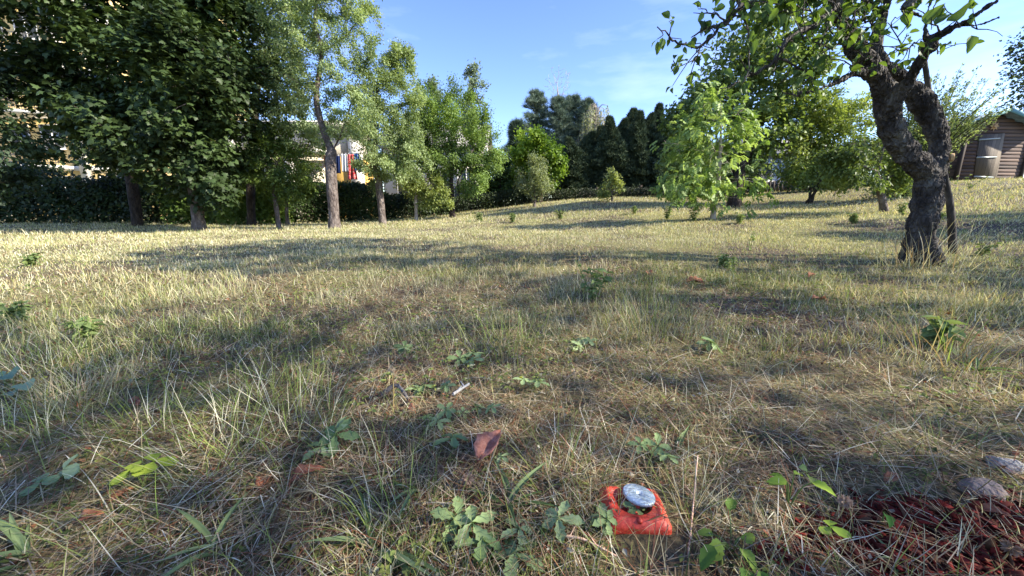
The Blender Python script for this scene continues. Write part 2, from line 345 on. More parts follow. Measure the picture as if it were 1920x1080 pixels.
def tree(name, label, cat, group, foot, trunk, trunk_r, blobs, kind, nleaf, lsize, c1, c2, seed, nattr=500, step=.16, bark=None, leafmat=None,
         droop=.3, up=.7, spread=.16, tip=.004, voids=6, thr=3.0, jitter=.25, extra=None, limbs=(), flare=1.25, clumps=1.2, leaflet_sx=None):
    global rng
    rng = np.random.default_rng(seed)
    foot = np.asarray(foot, float); root = thing(name, foot, label, cat, group)
    # trunk nodes
    path = [foot - np.array([0, 0, .12])] + [np.asarray(q, float) for q in trunk]
    Lt = sum(np.linalg.norm(path[i + 1] - path[i]) for i in range(len(path) - 1)); pts = spline(path, max(4, int(Lt / step)))
    nodes = list(pts); par = [-1] + list(range(len(pts) - 1))
    for lb in limbs:
        lb = np.asarray(lb, float); q = int(np.argmin([np.linalg.norm(p - lb[0]) for p in nodes]))
        s = spline(np.vstack([nodes[q], lb[1:]]), max(3, int(np.linalg.norm(np.diff(lb, axis=0), axis=1).sum() / step)))[1:]
        for p in s: par.append(q); nodes.append(p); q = len(nodes) - 1
    # attraction points
    vol = np.array([b[1][0] * b[1][1] * b[1][2] for b in blobs]) ** .8; cnt = np.maximum(8, (nattr * vol / vol.sum()).astype(int)); A = []
    for (c, r), m in zip(blobs, cnt):
        d = norm(rng.normal(size=(m, 3))) * (rng.random((m, 1)) ** (1 / 2.6)); A.append(np.asarray(c) + d * np.asarray(r))
    A = np.vstack(A)
    for _ in range(voids):
        b = blobs[rng.integers(len(blobs))]; c = np.asarray(b[0]) + norm(rng.normal(size=3)) * np.asarray(b[1]) * rng.uniform(.5, 1.0); rr = np.mean(b[1]) * rng.uniform(.22, .4)
        A = A[np.linalg.norm(A - c, axis=1) > rr]
    nodes, par = colonize(nodes, par, A, step, step * 1.3, jit=jitter)
    rad = radii(par, tip, trunk_r)
    dist = np.linalg.norm(nodes - pts[-1], axis=1); rad = np.where(np.arange(len(par)) >= len(pts), np.minimum(rad, trunk_r * np.maximum(.14, .66 - .13 * dist)), rad)
    h = nodes[:, 2] - foot[2]; low = (np.arange(len(par)) < len(pts)); rad = rad * np.where(low & (h < .25), 1 + (flare - 1) * np.clip(1 - h / .25, 0, 1), 1)
    wob = 1 + .12 * (rng.random(len(rad)) - .5)
    build('trunk', chains(nodes, par, rad * wob, lambda r: 12 if r > .06 else 8 if r > .025 else 5 if r > .01 else 3), bark or M_BARK_PLUM, root, smooth=True)
    # leaves near thin shoots
    e = np.where((rad < tip * thr) & (np.arange(len(par)) >= len(pts)))[0]
    if len(e) == 0: e = np.arange(len(pts), len(par))
    wgt = (rng.random(len(e)) ** 1.5 + .12) * clump(nodes[e], seed, 2.2) ** .7 + .03; q = e[rng.choice(len(e), nleaf, p=wgt / wgt.sum())]
    pd = nodes[q] - nodes[par[q]]; pos = nodes[q] - pd * rng.random((nleaf, 1)) + rng.normal(0, spread * .5, (nleaf, 3))
    out = norm(nodes[q] - np.mean([b[0] for b in blobs], axis=0))
    Y = norm(norm(pd) * .5 + out * .5 + rng.normal(0, .6, (nleaf, 3)) - np.array([0, 0, droop]))
    Z = norm(np.array([0, 0, up]) + rng.normal(0, .45, (nleaf, 3)) + out * .35)
    t = np.clip(clump(pos, seed + 5, clumps) * .7 + rng.random(nleaf) * .3, 0, 1)
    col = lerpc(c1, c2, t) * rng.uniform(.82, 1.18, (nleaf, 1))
    tv, tf = {'dia': T_DIA, 'wide': T_WIDE, 'maple': T_MAPLE, 'walnut': T_WALNUT, 'apple': T_APPLE, 'needle': T_NEEDLE, 'spray': T_SPRAY}[kind]
    s = lsize * rng.uniform(.65, 1.2, nleaf)
    parts = [inst(tv, tf, pos, Y, Z, s, col)]
    if extra: parts += extra(nodes, rad, par)
    build('crown', parts, leafmat or M_LEAF, root)
    return root
def blob(px, py, rx, ry, D, rd=None):
    x = pxr(rx, px, py, D); y = pxr(ry, px, py, D)
    return (P(px, py, D), (x, rd if rd else (x + y) * .5, y))

gold = hexc('7f9440')
LG1, LG2 = hexc('66784c'), hexc('a3b37c')       # plum foliage
MG1, MG2 = hexc('2e3d22'), hexc('4d6034')       # maple foliage
WG1, WG2 = hexc('5f7a38'), hexc('a3b872')       # walnut foliage

# ------------------------------------------------------------------ ground, grass
def ground():
    # polar sheet around the viewer, fine close by
    rr = np.concatenate([[0], np.geomspace(.15, 26, 190), np.geomspace(30, 420, 16)]); na = 300
    a = np.linspace(0, 2 * math.pi, na, endpoint=False); Rr, Aa = np.meshgrid(rr[1:], a, indexing='ij'); x = Rr * np.sin(Aa); y = Rr * np.cos(Aa)
    V = np.stack([x, y, H(x, y)], -1).reshape(-1, 3); V = np.vstack([V, [0, 0, float(H(0, 0))]])
    n = len(rr) - 1; i = np.arange(n - 1)[:, None] * na; j = np.arange(na)[None]; k = (j + 1) % na
    f = np.stack([i + j, i + na + j, i + na + k, i + k], -1).reshape(-1, 4); f2 = np.stack([np.full(na, len(V) - 1), np.arange(na), (np.arange(na) + 1) % na], -1)
    m, N, L, p = mat('soil_and_thatch')
    tc = N.new('ShaderNodeTexCoord'); big = N.new('ShaderNodeTexNoise'); big.inputs['Scale'].default_value = .9; big.inputs['Detail'].default_value = 8
    fine = N.new('ShaderNodeTexNoise'); fine.inputs['Scale'].default_value = 60; fine.inputs['Detail'].default_value = 6; fine.inputs['Roughness'].default_value = .7
    L.new(tc.outputs['Object'], big.inputs['Vector']); L.new(tc.outputs['Object'], fine.inputs['Vector'])
    c1 = N.new('ShaderNodeValToRGB'); c2 = N.new('ShaderNodeValToRGB')
    for c, cs in ((c1, ('1c1511', '46382a', '7a684b')), (c2, ('3a3a22', '6d6a3c', '9c9258'))):
        c.color_ramp.elements[0].color = hexc(cs[0]); c.color_ramp.elements[0].position = .3; c.color_ramp.elements[1].color = hexc(cs[2]); c.color_ramp.elements[1].position = .72
        e = c.color_ramp.elements.new(.5); e.color = hexc(cs[1]); L.new(fine.outputs['Fac'], c.inputs[0])
    mr = N.new('ShaderNodeMapRange'); mr.inputs['From Min'].default_value = .4; mr.inputs['From Max'].default_value = .6; L.new(big.outputs['Fac'], mr.inputs['Value'])
    mx = N.new('ShaderNodeMixRGB'); L.new(mr.outputs[0], mx.inputs[0]); L.new(c1.outputs[0], mx.inputs[1]); L.new(c2.outputs[0], mx.inputs[2]); L.new(mx.outputs[0], p.inputs['Base Color'])
    b = N.new('ShaderNodeBump'); b.inputs['Strength'].default_value = .8; b.inputs['Distance'].default_value = .01; L.new(fine.outputs['Fac'], b.inputs['Height']); L.new(b.outputs[0], p.inputs['Normal'])
    p.inputs['Roughness'].default_value = .95
    o = build('ground', [(V, f, None), (V, f2, None)], m, smooth=True); o['kind'] = 'structure'
ground()

C = {k: np.array(hexc(v)[:3]) for k, v in dict(straw='bdb084', pale='ddd6b8', olive='848c4b', green='76844a', fresh='8ea254', fescue='98987c', brown='6e4f38', grey='aa9a7e', dark='4d5a33', tan='a08866', red='9a6547').items()}
MULCH = G(1790, 1010)
MARK = G(1190, 955)
def mulch_amt(x, y):
    d = np.hypot((x - MULCH[0] - .05) / .30, (y - MULCH[1] + .03) / .085) + (fbm(x * 18, y * 18, 31, 2) - .5) * .9
    return np.clip((1.25 - d) * 2.2, 0, 1)
def sample(n, r0, r1, half=R(66), pw=1.0):
    r = (r0 ** (2 - pw) + rng.random(n) * (r1 ** (2 - pw) - r0 ** (2 - pw))) ** (1 / (2 - pw)) if pw != 2 else r0 * (r1 / r0) ** rng.random(n)
    a = rng.uniform(-half, half, n); return r * np.sin(a), r * np.cos(a)
def blades(x, y, ln, wd, lean, bend, azi, col, seg, lift=None, tipc=1.15):
    n = len(x); z = H(x, y) - .004 + (0 if lift is None else lift)
    dx = np.cos(azi); dy = np.sin(azi); pos = np.stack([x, y, z], -1); side = np.stack([-dy, dx, np.zeros(n)], -1)
    tw = rng.normal(0, .5, n); side = norm(side * np.cos(tw)[:, None] + np.stack([dx, dy, np.zeros(n)], -1) * np.sin(tw)[:, None])
    rows = []; cs = []
    for i in range(seg + 1):
        t = i / seg; wv = (wd * max(.12, (1 - t) ** .6) * (.75 if i == 0 else 1))[:, None] * .5
        rows += [pos - side * wv, pos + side * wv]; sh = 1 + (tipc - 1) * t; cs += [col * sh, col * sh]
        ang = lean + bend * (i + .5) / seg; st = (ln / seg)[:, None]
        pos = pos + st * np.stack([np.sin(ang) * dx, np.sin(ang) * dy, np.cos(ang)], -1)
    V = np.stack(rows, 1); Cc = np.stack(cs, 1); k = 2 * (seg + 1)
    f = np.array([(2 * i, 2 * i + 1, 2 * i + 3, 2 * i + 2) for i in range(seg)])
    f = (f[None] + (np.arange(n) * k)[:, None, None]).reshape(-1, 4)
    return (V.reshape(-1, 3), f, Cc.reshape(-1, 3))
def pick(n, names, probs):
    p = np.array(probs, float); idx = rng.choice(len(names), n, p=p / p.sum()); return np.array([C[k] for k in names])[idx]
_BARE = [(G(px, py)[:2], r) for px, py, r in ((770, 710, .16), (700, 690, .12), (1000, 800, .14), (1150, 740, .2), (900, 900, .10), (1350, 740, .22), (1550, 800, .22), (1250, 690, .2), (1700, 760, .25), (620, 900, .10), (1000, 960, .07), (1100, 870, .08), (850, 960, .06), (1450, 900, .1), (300, 800, .1), (130, 900, .06), (1400, 590, .3))]
def bare(x, y):      # 0 lush .. 1 brown litter
    d = np.hypot(x, y); b0 = np.zeros_like(x)
    for (c, r) in _BARE: b0 = np.maximum(b0, np.clip(1.5 - np.hypot(x - c[0], (y - c[1])) / r + (fbm(x * 9, y * 9, 5, 2) - .5), 0, 1))
    b1 = np.clip((fbm(x * 1.5 + 3, y * 1.5, 21, 3) - .44) * 6, 0, 1) * np.clip(1.6 - d / 4.5, .25, 1); return np.maximum(b0, b1)
def clearing(x, y):
    e = (np.hypot(x - MARK[0], y - MARK[1] + .02) > .066) | (rng.random(len(x)) < .16)
    front = (np.abs(x - MARK[0]) < .08) & (y < MARK[1] + .03) & (y > MARK[1] - .22) & (rng.random(len(x)) > .3)
    return e & ~front & (rng.random(len(x)) > mulch_amt(x, y) * .5)
def grass():
    global rng
    rng = np.random.default_rng(11)
    up, th = [], []
    # tall tufts
    def zone(n, r0, r1, seg, wd, lo, hi, clus, pw, ntuft):
        tx, ty = sample(ntuft, r0, r1, pw=pw); k = rng.integers(0, ntuft, n); sx, sy = sample(n, r0, r1, pw=pw)
        g = rng.random(n) < clus; sg = .03 + .02 * np.hypot(tx, ty)[k] ** .5; ox = rng.normal(0, 1, n) * sg; oy = rng.normal(0, 1, n) * sg
        x = np.where(g, tx[k] + ox, sx); y = np.where(g, ty[k] + oy, sy)
        b = bare(x, y); ok = (rng.random(n) > b * .88) & clearing(x, y); x, y, g, ox, oy, k, b = [q[ok] for q in (x, y, g, ox, oy, k, b)]; m = len(x)
        d = np.hypot(x, y); ln = (lo + (hi - lo) * rng.random(m) ** 1.6) * np.where(g, 1.15, .85) * (.6 + .8 * fbm(x * .7, y * .7, 41, 2))
        sun = np.clip((-x + 1.5 * (y - 3.4)) / 4 + .2, 0, 1)
        azi = np.where(g, np.arctan2(oy, ox) + rng.normal(0, .5, m), rng.uniform(0, 6.283, m))
        fes = fbm(x * .8, y * .8, 55, 2) + (hash_t[k] - .5) * .35 * g; grn = fbm(x * .5 + 9, y * .5, 61, 2) + (hash_u[k] - .5) * .35 * g
        cf = pick(m, ['fescue', 'fescue', 'pale', 'grey', 'olive'], [4, 2, 1.2, 1, 1]); cg = pick(m, ['green', 'olive', 'fresh', 'straw', 'pale', 'dark'], [2, 3, 1, 1.8, 1, 1.5]); cs = pick(m, ['straw', 'pale', 'olive', 'tan', 'grey', 'green'], [3, 1.6, 2.6, 1.2, 1, .8])
        col = np.where((fes > .56)[:, None], cf, np.where((grn > .53)[:, None], cg, cs)) * rng.uniform(.6, 1.2, (m, 1))
        lawn = np.clip((d - 2.5 + np.clip(-x, 0, 3) * .9) / 4, 0, 1)[:, None]; col = col * (1 - lawn * .7) + pick(m, ['straw', 'olive', 'pale', 'fresh'], [3.4, 1.6, 2.8, 1]) * 1.2 * lawn * .7
        wv = wd * np.maximum(1, d / 1.2) ** .62 * rng.uniform(.6, 1.3, m)
        up.append(blades(x, y, ln, wv, np.abs(rng.normal(.22, .22, m)), rng.uniform(.1, 1.3, m), azi, col, seg))
    global hash_t, hash_u
    hash_t = rng.random(60000); hash_u = rng.random(60000)
    zone(20000, .22, 1.6, 5, .0015, .02, .085, .68, 1.2, 620)
    zone(98000, 1.5, 4.2, 4, .0017, .015, .08, .66, 1.1, 2400)
    zone(165000, 4, 9.5, 3, .0021, .015, .058, .5, 1.1, 6000)
    zone(170000, 9, 24, 2, .0026, .03, .10, .4, 1.3, 12000)
    build('grass', up, M_GRASS)['kind'] = 'stuff'
    # flattened dry thatch
    def zone2(n, r0, r1, seg, wd, lo, hi, pw=1.2):
        x, y = sample(n, r0, r1, pw=pw); b = bare(x, y); ok = (rng.random(n) < .45 + .55 * b) & clearing(x, y); x, y, b = x[ok], y[ok], b[ok]; m = len(x)
        d = np.hypot(x, y); az = rng.uniform(0, 6.283, m) + 2.0 * fbm(x * 3, y * 3, 77, 2)
        col = pick(m, ['brown', 'grey', 'tan', 'straw', 'pale', 'olive', 'red', 'dark'], [3, 3, 2.6, 1.6, 1, 1, .9, .6]) * rng.uniform(.5, 1.15, (m, 1))
        th.append(blades(x, y, lo + (hi - lo) * rng.random(m) ** 1.5, wd * np.maximum(1, d / 1.2) ** .6 * rng.uniform(.5, 1.4, m), rng.normal(1.35, .16, m), rng.normal(.15, .3, m), az, col, seg, rng.random(m) ** 2 * .025, 1.0))
    zone2(62000, .22, 1.6, 3, .0017, .02, .12)
    zone2(85000, 1.5, 4.5, 2, .0019, .02, .10)
    zone2(60000, 4.2, 12, 1, .0026, .04, .12, 1.4)
    build('thatch', th, M_DRY)['kind'] = 'stuff'
    # low moss and clover leaflets between the straws
    n = 26000; x, y = sample(n, .22, 4, pw=1.4); q = fbm(x * 2.2, y * 2.2, 91, 3); ok = (q > .5) & clearing(x, y) & (np.hypot(x - MARK[0], y - MARK[1]) > .09); x, y = x[ok], y[ok]; m = len(x)
    pos = np.stack([x, y, H(x, y) + rng.random(m) * .014], -1); Yv = rng.normal(0, 1, (m, 3)); Yv[:, 2] = np.abs(Yv[:, 2]) * .5
    col = pick(m, ['olive', 'green', 'dark', 'brown'], [3, 2, 2, 1]) * rng.uniform(.6, 1., (m, 1))
    build('moss', [inst(*T_DIA, pos, Yv, np.tile([0, 0, 1.], (m, 1)), rng.uniform(.006, .016, m) * np.maximum(1, np.hypot(x, y)) ** .5, col)], M_GRASS)['kind'] = 'stuff'
    # crumbs of dead leaf and round clover leaflets
    n = 26000; x, y = sample(n, .25, 3.2, pw=1.3); ok = clearing(x, y); x, y = x[ok], y[ok]; m = len(x); pos = np.stack([x, y, H(x, y) + rng.random(m) ** 2 * .02], -1)
    col = pick(m, ['brown', 'tan', 'grey', 'red', 'pale'], [4, 2, 2, 1, .6]) * rng.uniform(.3, 1.1, (m, 1)); build('litter_crumbs', [inst(*T_WIDE, pos, rng.normal(0, 1, (m, 3)) * [1, 1, .5], rng.normal(0, .6, (m, 3)) + [0, 0, 1.], rng.uniform(.003, .013, m) * np.maximum(1, np.hypot(x, y)) ** .4, col, sx=rng.uniform(.4, 1.3, m))], M_DRY)['kind'] = 'stuff'
    n = 9000; x, y = sample(n, .3, 6, pw=1.3); q = fbm(x * 1.7 + 4, y * 1.7, 131, 3); ok = (q > .57) & clearing(x, y); x, y = x[ok], y[ok]; m = len(x)
    x = np.repeat(x, 3) + np.tile([0, .001, -.001], m); y = np.repeat(y, 3); m *= 3; a = np.tile([0, 2.09, 4.19], m // 3) + np.repeat(rng.uniform(0, 6, m // 3), 3); hz = np.repeat(rng.uniform(.012, .045, m // 3), 3)
    col = pick(m, ['green', 'olive', 'dark', 'fescue'], [3, 2, 1, 1]) * np.repeat(rng.uniform(.65, 1.1, (m // 3, 1)), 3, 0); oc = ovate(3, .42, .3, .2)
    build('clover', [inst(*oc, np.stack([x, y, H(x, y) + hz], -1), np.stack([np.cos(a), np.sin(a), np.full(m, .15)], -1), np.tile([0, -.2, 1.], (m, 1)) + rng.normal(0, .2, (m, 3)), np.repeat(rng.uniform(.005, .012, m // 3), 3) * np.maximum(1, np.hypot(x, y)) ** .3, col)], M_GRASS, smooth=True)['kind'] = 'stuff'
    # red bark mulch at the right edge
    n = 16000; x = MULCH[0] + .05 + rng.normal(0, .22, n); y = MULCH[1] - .02 + rng.normal(0, .07, n); ok = rng.random(n) < mulch_amt(x, y); x, y = x[ok], y[ok]; m = len(x)
    chip = (np.array([(-.16, 0, 0), (.2, .12, .01), (.1, 1.05, .0), (-.2, .82, .02), (-.14, .05, .07), (.17, .15, .09), (.06, .95, .08), (-.17, .76, .06)], float),
            np.array([(0, 3, 2, 1), (4, 5, 6, 7), (0, 1, 5, 4), (1, 2, 6, 5), (2, 3, 7, 6), (3, 0, 4, 7)]))
    pos = np.stack([x, y, H(x, y) + rng.random(m) * .012], -1); Yv = rng.normal(0, 1, (m, 3)); Yv[:, 2] *= .3; Zv = np.array([0, 0, 1.]) + rng.normal(0, .35, (m, 3))
    col = np.array(hexc('7d2a20')[:3]) * rng.uniform(.15, 1.1, (m, 1)) * np.array([1, 1, 1]); q = rng.random(m); col[q < .35] *= np.array([.55, 1.0, 1.0]); col[q > .88] = np.array(C['brown']) * .6
    build('bark_mulch', [inst(*chip, pos, Yv, Zv, rng.uniform(.004, .026, m) * rng.uniform(.4, 1, m), col, sx=rng.uniform(.5, 1.8, m))], leaf_mat('mulch', 0.0, .85, .15))['kind'] = 'stuff'
grass()

# ------------------------------------------------------------------ main old apple tree
def apple_main():
    global rng
    rng = np.random.default_rng(5)
    foot = base(1722, 492, 3.3)
    foot = np.array([foot[0], foot[1], float(H(foot[0], foot[1]))])
    root = thing('apple_tree', foot, 'old gnarled apple tree with thick twisted forked trunk, nearest on the right', 'tree')
    limbs = []
    def limb(pix, n=26):   # (px, py, width px, depth)
        a = [(P(x, y, D), pxr(wd / 2, x, y, D) * (.82 if wd > 40 else .80)) for x, y, wd, D in pix]
        p = spline([q[0] for q in a], n); r = np.interp(np.linspace(0, 1, n), np.linspace(0, 1, len(a)), [q[1] for q in a]); limbs.append((p, r)); return p
    limb([(1718, 515, 80, 3.3), (1720, 486, 60, 3.3), (1726, 437, 58, 3.3), (1736, 389, 58, 3.3), (1743, 340, 56, 3.3), (1748, 318, 46, 3.3)])
    limb([(1745, 335, 46, 3.3), (1726, 310, 50, 3.27), (1702, 288, 52, 3.23), (1681, 262, 50, 3.2), (1672, 240, 49, 3.18), (1664, 194, 48, 3.15), (1648, 150, 47, 3.12), (1620, 108, 48, 3.08), (1594, 70, 42, 3.02), (1577, 30, 34, 2.95), (1562, -5, 28, 2.88), (1548, -60, 24, 2.8), (1525, -110, 19, 2.7)], 50)
    limb([(1750, 330, 44, 3.32), (1763, 292, 40, 3.36), (1757, 250, 45, 3.39), (1743, 213, 48, 3.41), (1724, 186, 46, 3.41), (1703, 162, 40, 3.4), (1682, 142, 34, 3.32), (1656, 118, 30, 3.25), (1642, 85, 26, 3.25), (1655, 30, 22, 3.3), (1680, -50, 18, 3.35)], 44)
    limb([(1668, 205, 30, 3.12), (1700, 158, 30, 3.02), (1724, 118, 28, 2.95), (1742, 84, 30, 2.9), (1766, 62, 26, 2.85), (1790, 50, 24, 2.8), (1822, 34, 21, 2.76), (1850, 14, 16, 2.73), (1872, 2, 11, 2.7)], 34)
    limb([(1800, 50, 16, 2.8), (1830, 48, 15, 2.77), (1856, 40, 11, 2.74), (1878, 30, 6, 2.72)], 14)
    limb([(1738, 92, 22, 2.9), (1736, 50, 17, 2.9), (1742, 10, 14, 2.9), (1760, -50, 12, 2.9)], 14)
    limb([(1736, 36, 14, 2.9), (1712, 24, 16, 2.88), (1694, 16, 22, 2.86), (1715, -6, 20, 2.84), (1745, -50, 16, 2.8)], 14)
    limb([(1752, 300, 30, 3.34), (1768, 300, 22, 3.3), (1783, 296, 17, 3.27)], 8)
    limb([(1622, 136, 22, 3.06), (1600, 138, 14, 3.02), (1580, 150, 12, 2.98), (1557, 160, 13, 2.95), (1530, 170, 12, 2.9), (1508, 174, 13, 2.88), (1493, 180, 9, 2.87)], 20)
    # roots flaring
    for dx, dy, rr in ((-.20, -.04, .06), (.08, -.16, .05), (-.05, -.2, .05), (.02, .2, .06)):
        p0 = foot + np.array([dx * .2, dy * .2, .2]); limbs.append((spline([p0, foot + np.array([dx * .7, dy * .7, .05]), foot + np.array([dx * 1.15, dy * 1.15, -.07])], 8), np.linspace(rr * 1.3, rr * .5, 8)))
    V, Q, T = [], [], []; off = 0
    for p, r in limbs:
        r = r * (1 + .10 * np.sin(np.arange(len(r)) * 1.7 + off) * (np.arange(len(r)) % 3 > 0))
        v, f, t = welded_tube(p, r, 12); V.append(v); Q.append(f + off); T.append(t + off); off += len(v)
    # burls
    for px, py, D, s in ((1700, 296, 3.21, 20), (1500, 176, 2.88, 10), (1545, 163, 2.93, 9), (1780, 58, 2.83, 14), (1745, 88, 2.88, 20), (1700, 20, 2.86, 15)):
        c = P(px, py, D); r = pxr(s, px, py, D) * .78
        v, f, t = welded_tube(np.array([c + np.array([0, 0, k]) * r for k in (-.95, -.6, 0, .6, .95)]), np.array([.35, .8, 1, .8, .35]) * r, 10); V.append(v); Q.append(f + off); T.append(t + off); off += len(v)
    tmp = build('trunk', [(np.vstack(V), np.vstack(Q), None)], M_BARK_APPLE, root)
    me = tmp.data; allv = np.vstack(V) - foot; faces = [list(map(int, q)) for q in np.vstack(Q)] + [list(map(int, q)) for q in np.vstack(T)]
    m2 = bpy.data.meshes.new('trunk'); m2.from_pydata([tuple(v) for v in allv], [], faces); m2.materials.append(M_BARK_APPLE); tmp.data = m2; bpy.data.meshes.remove(me)
    md = tmp.modifiers.new('remesh', 'REMESH'); md.mode = 'VOXEL'; md.voxel_size = .0075; md.use_smooth_shade = True
    sm = tmp.modifiers.new('smooth', 'SMOOTH'); sm.iterations = 3; sm.factor = .5
    bpy.context.view_layer.update(); dg = bpy.context.evaluated_depsgraph_get(); nm = bpy.data.meshes.new_from_object(tmp.evaluated_get(dg)); tmp.modifiers.clear(); tmp.data = nm
    nv_ = len(nm.vertices); co = np.empty(nv_ * 3, np.float32); nm.vertices.foreach_get('co', co); co = co.reshape(-1, 3).astype(float); no_ = np.empty(nv_ * 3, np.float32); nm.vertices.foreach_get('normal', no_); no_ = no_.reshape(-1, 3)
    def n3(p, s_):
        z = p[:, 2]; iz = np.floor(z); fz = z - iz; fz = fz * fz * (3 - 2 * fz)
        return vn(p[:, 0] + iz * 17.3, p[:, 1] + iz * 9.1, s_) * (1 - fz) + vn(p[:, 0] + (iz + 1) * 17.3, p[:, 1] + (iz + 1) * 9.1, s_) * fz
    wq = co + (np.stack([n3(co * 9, 1), n3(co * 9, 2), n3(co * 9, 3)], -1) - .5) * .05
    rid = 1 - np.abs(n3(wq * [64, 64, 26], 4) * 2 - 1); rid2 = 1 - np.abs(n3(wq * [120, 120, 60], 5) * 2 - 1)
    hgt = -.006 + (n3(co * 5.5, 6) - .5) * .026 + (n3(co * 14, 7) - .5) * .015 - np.clip(rid - .62, 0, 1) * .026 - np.clip(rid2 - .6, 0, 1) * .010 + (n3(co * 150, 8) - .5) * .003
    co += no_ * hgt[:, None]; nm.vertices.foreach_set('co', co.astype(np.float32).ravel()); nm.update()
    if not nm.materials: nm.materials.append(M_BARK_APPLE)
    # sawn stub face
    c = P(1786, 295, 3.262); nv = norm(np.array([.75, -.62, .1])); r = .034
    ring = noise_mat('sawn_wood', [hexc('a8804f'), hexc('d9b98a')], 25, rough=.7, bump=.2)
    sw = tube([c - nv * .012, c - nv * .0, c + nv * .008], [r * .95, r, r * .86], 16); build('sawn_face', sw + tube([c + nv * .008, c + nv * .012], [r * .5, r * .2], 16), ring, root, smooth=False)
    # slender twiggy branches drawn from the outline of the photo, each with shoots
    tw = []; shoots = []; leafpos = []
    def br(pix, w0, w1, dens=1.0, n=None):
        p = np.array([P(x, y, D) for x, y, D in pix]); Ln = np.linalg.norm(np.diff(p, axis=0), axis=1).sum(); n = n or max(5, int(Ln / .035)); q = spline(p, n)
        q[1:-1] += rng.normal(0, .006, (n - 2, 3)); r = np.linspace(w0, w1, n) * (1 + .3 * (rng.random(n) - .5)); tw.extend(tube(q, r, 7, jit=.25))
        for i in range(1, n):                               # knobbly spurs and side shoots
            if rng.random() < .55 * dens:
                d = norm(norm(q[i] - q[i - 1]) * .5 + rng.normal(0, .8, 3) + np.array([0, 0, .15])); l = rng.uniform(.03, .16) if rng.random() < .75 else rng.uniform(.15, .3)
                s = spline([q[i], q[i] + d * l * .5, q[i] + (d + rng.normal(0, .3, 3)) * l * .75], 5); tw.extend(tube(s, np.linspace(max(.0035, r[i] * .45), .0018, 5), 5, jit=.2)); shoots.append((s, dens))
        return q
    br([(1572, 8, 2.88), (1530, 44, 2.8), (1500, 58, 2.75), (1478, 72, 2.72), (1462, 100, 2.7), (1450, 118, 2.7), (1422, 134, 2.68), (1405, 140, 2.68)], .019, .010, 1.0)
    br([(1405, 140, 2.68), (1388, 150, 2.66), (1372, 160, 2.64), (1350, 166, 2.64)], .008, .003, .9)
    br([(1458, 110, 2.7), (1485, 118, 2.72), (1505, 132, 2.74), (1530, 145, 2.76)], .009, .003, 1.2)
    br([(1568, -20, 2.85), (1500, -14, 2.7), (1440, -8, 2.62), (1390, -14, 2.55), (1385, 15, 2.52), (1362, 42, 2.5), (1340, 50, 2.5), (1322, 52, 2.5)], .018, .009, .9)
    br([(1322, 52, 2.5), (1312, 62, 2.49), (1296, 70, 2.48)], .006, .003, .8)
    br([(1362, 42, 2.5), (1340, 62, 2.48), (1316, 88, 2.46), (1296, 84, 2.45), (1276, 80, 2.44), (1262, 72, 2.43), (1248, 60, 2.42), (1232, 50, 2.41)], .010, .003, 1.4)
    br([(1312, 90, 2.46), (1308, 104, 2.45), (1290, 116, 2.44), (1268, 130, 2.43), (1258, 134, 2.42)], .004, .0018, .9)
    br([(1362, 40, 2.5), (1345, 30, 2.48), (1320, 28, 2.46), (1300, 24, 2.45)], .006, .002, 1.2)
    br([(1385, 18, 2.52), (1410, 14, 2.54), (1430, 2, 2.55), (1440, -20, 2.56)], .008, .005, .9)
    br([(1375, 2, 2.5), (1366, -14, 2.5), (1352, -30, 2.5)], .008, .006, .6)
    br([(1395, 36, 2.5), (1402, 60, 2.5), (1402, 92, 2.5), (1405, 124, 2.5), (1400, 142, 2.5)], .006, .003, 1.1)
    br([(1560, 30, 2.8), (1545, 60, 2.7), (1535, 84, 2.66), (1505, 70, 2.62), (1508, 45, 2.6), (1500, 20, 2.6)], .007, .002, .9)
    br([(1590, 70, 2.9), (1560, 90, 2.8), (1545, 84, 2.78), (1536, 110, 2.76)], .008, .003, 1.1)
    br([(1520, 20, 2.7), (1490, 14, 2.66), (1460, 24, 2.62), (1430, 30, 2.6)], .006, .002, 1.1)
    br([(1493, 180, 2.87), (1478, 176, 2.86), (1466, 172, 2.85)], .005, .003, .2)
    br([(1600, 85, 2.9), (1640, 82, 2.75), (1665, 88, 2.7), (1690, 84, 2.68)], .005, .002, 1.3)
    br([(1690, 84, 2.68), (1670, 45, 2.66), (1700, 22, 2.64)], .004, .002, .8)
    br([(1740, 84, 2.88), (1715, 80, 2.8), (1695, 94, 2.76), (1668, 98, 2.74)], .006, .002, 1.6)
    br([(1766, 64, 2.84), (1750, 50, 2.76), (1745, 30, 2.72), (1750, 14, 2.7)], .006, .002, 1.5)
    br([(1780, 62, 2.8), (1790, 44, 2.74), (1800, 34, 2.7)], .006, .002, 1.6)
    br([(1822, 50, 2.76), (1840, 58, 2.72), (1862, 56, 2.7), (1880, 68, 2.7)], .004, .0015, .5)
    br([(1745, 82, 2.88), (1758, 98, 2.86), (1765, 98, 2.84)], .004, .0015, 1.0)
    br([(1620, 90, 2.95), (1600, 60, 2.7), (1585, 40, 2.62), (1570, 30, 2.6)], .006, .002, 2.0)
    br([(1650, 60, 3.2), (1630, 40, 2.9), (1600, 20, 2.75)], .008, .003, 1.8)
    br([(1640, 110, 3.1), (1625, 110, 2.95), (1605, 96, 2.9)], .005, .002, 1.5)
    br([(1600, 136, 3.0), (1590, 120, 2.95), (1570, 110, 2.92), (1530, 112, 2.9)], .005, .002, 1.0)
    br([(1640, 20, 3.2), (1620, -10, 3.0), (1650, -40, 2.9)], .01, .006, 1.5)
    # high crown out of the top of the picture: grown
    tops = [P(1530, -110, 2.7), P(1680, -50, 3.35), P(1760, -50, 2.9), P(1745, -50, 2.8), P(1440, -20, 2.56)]
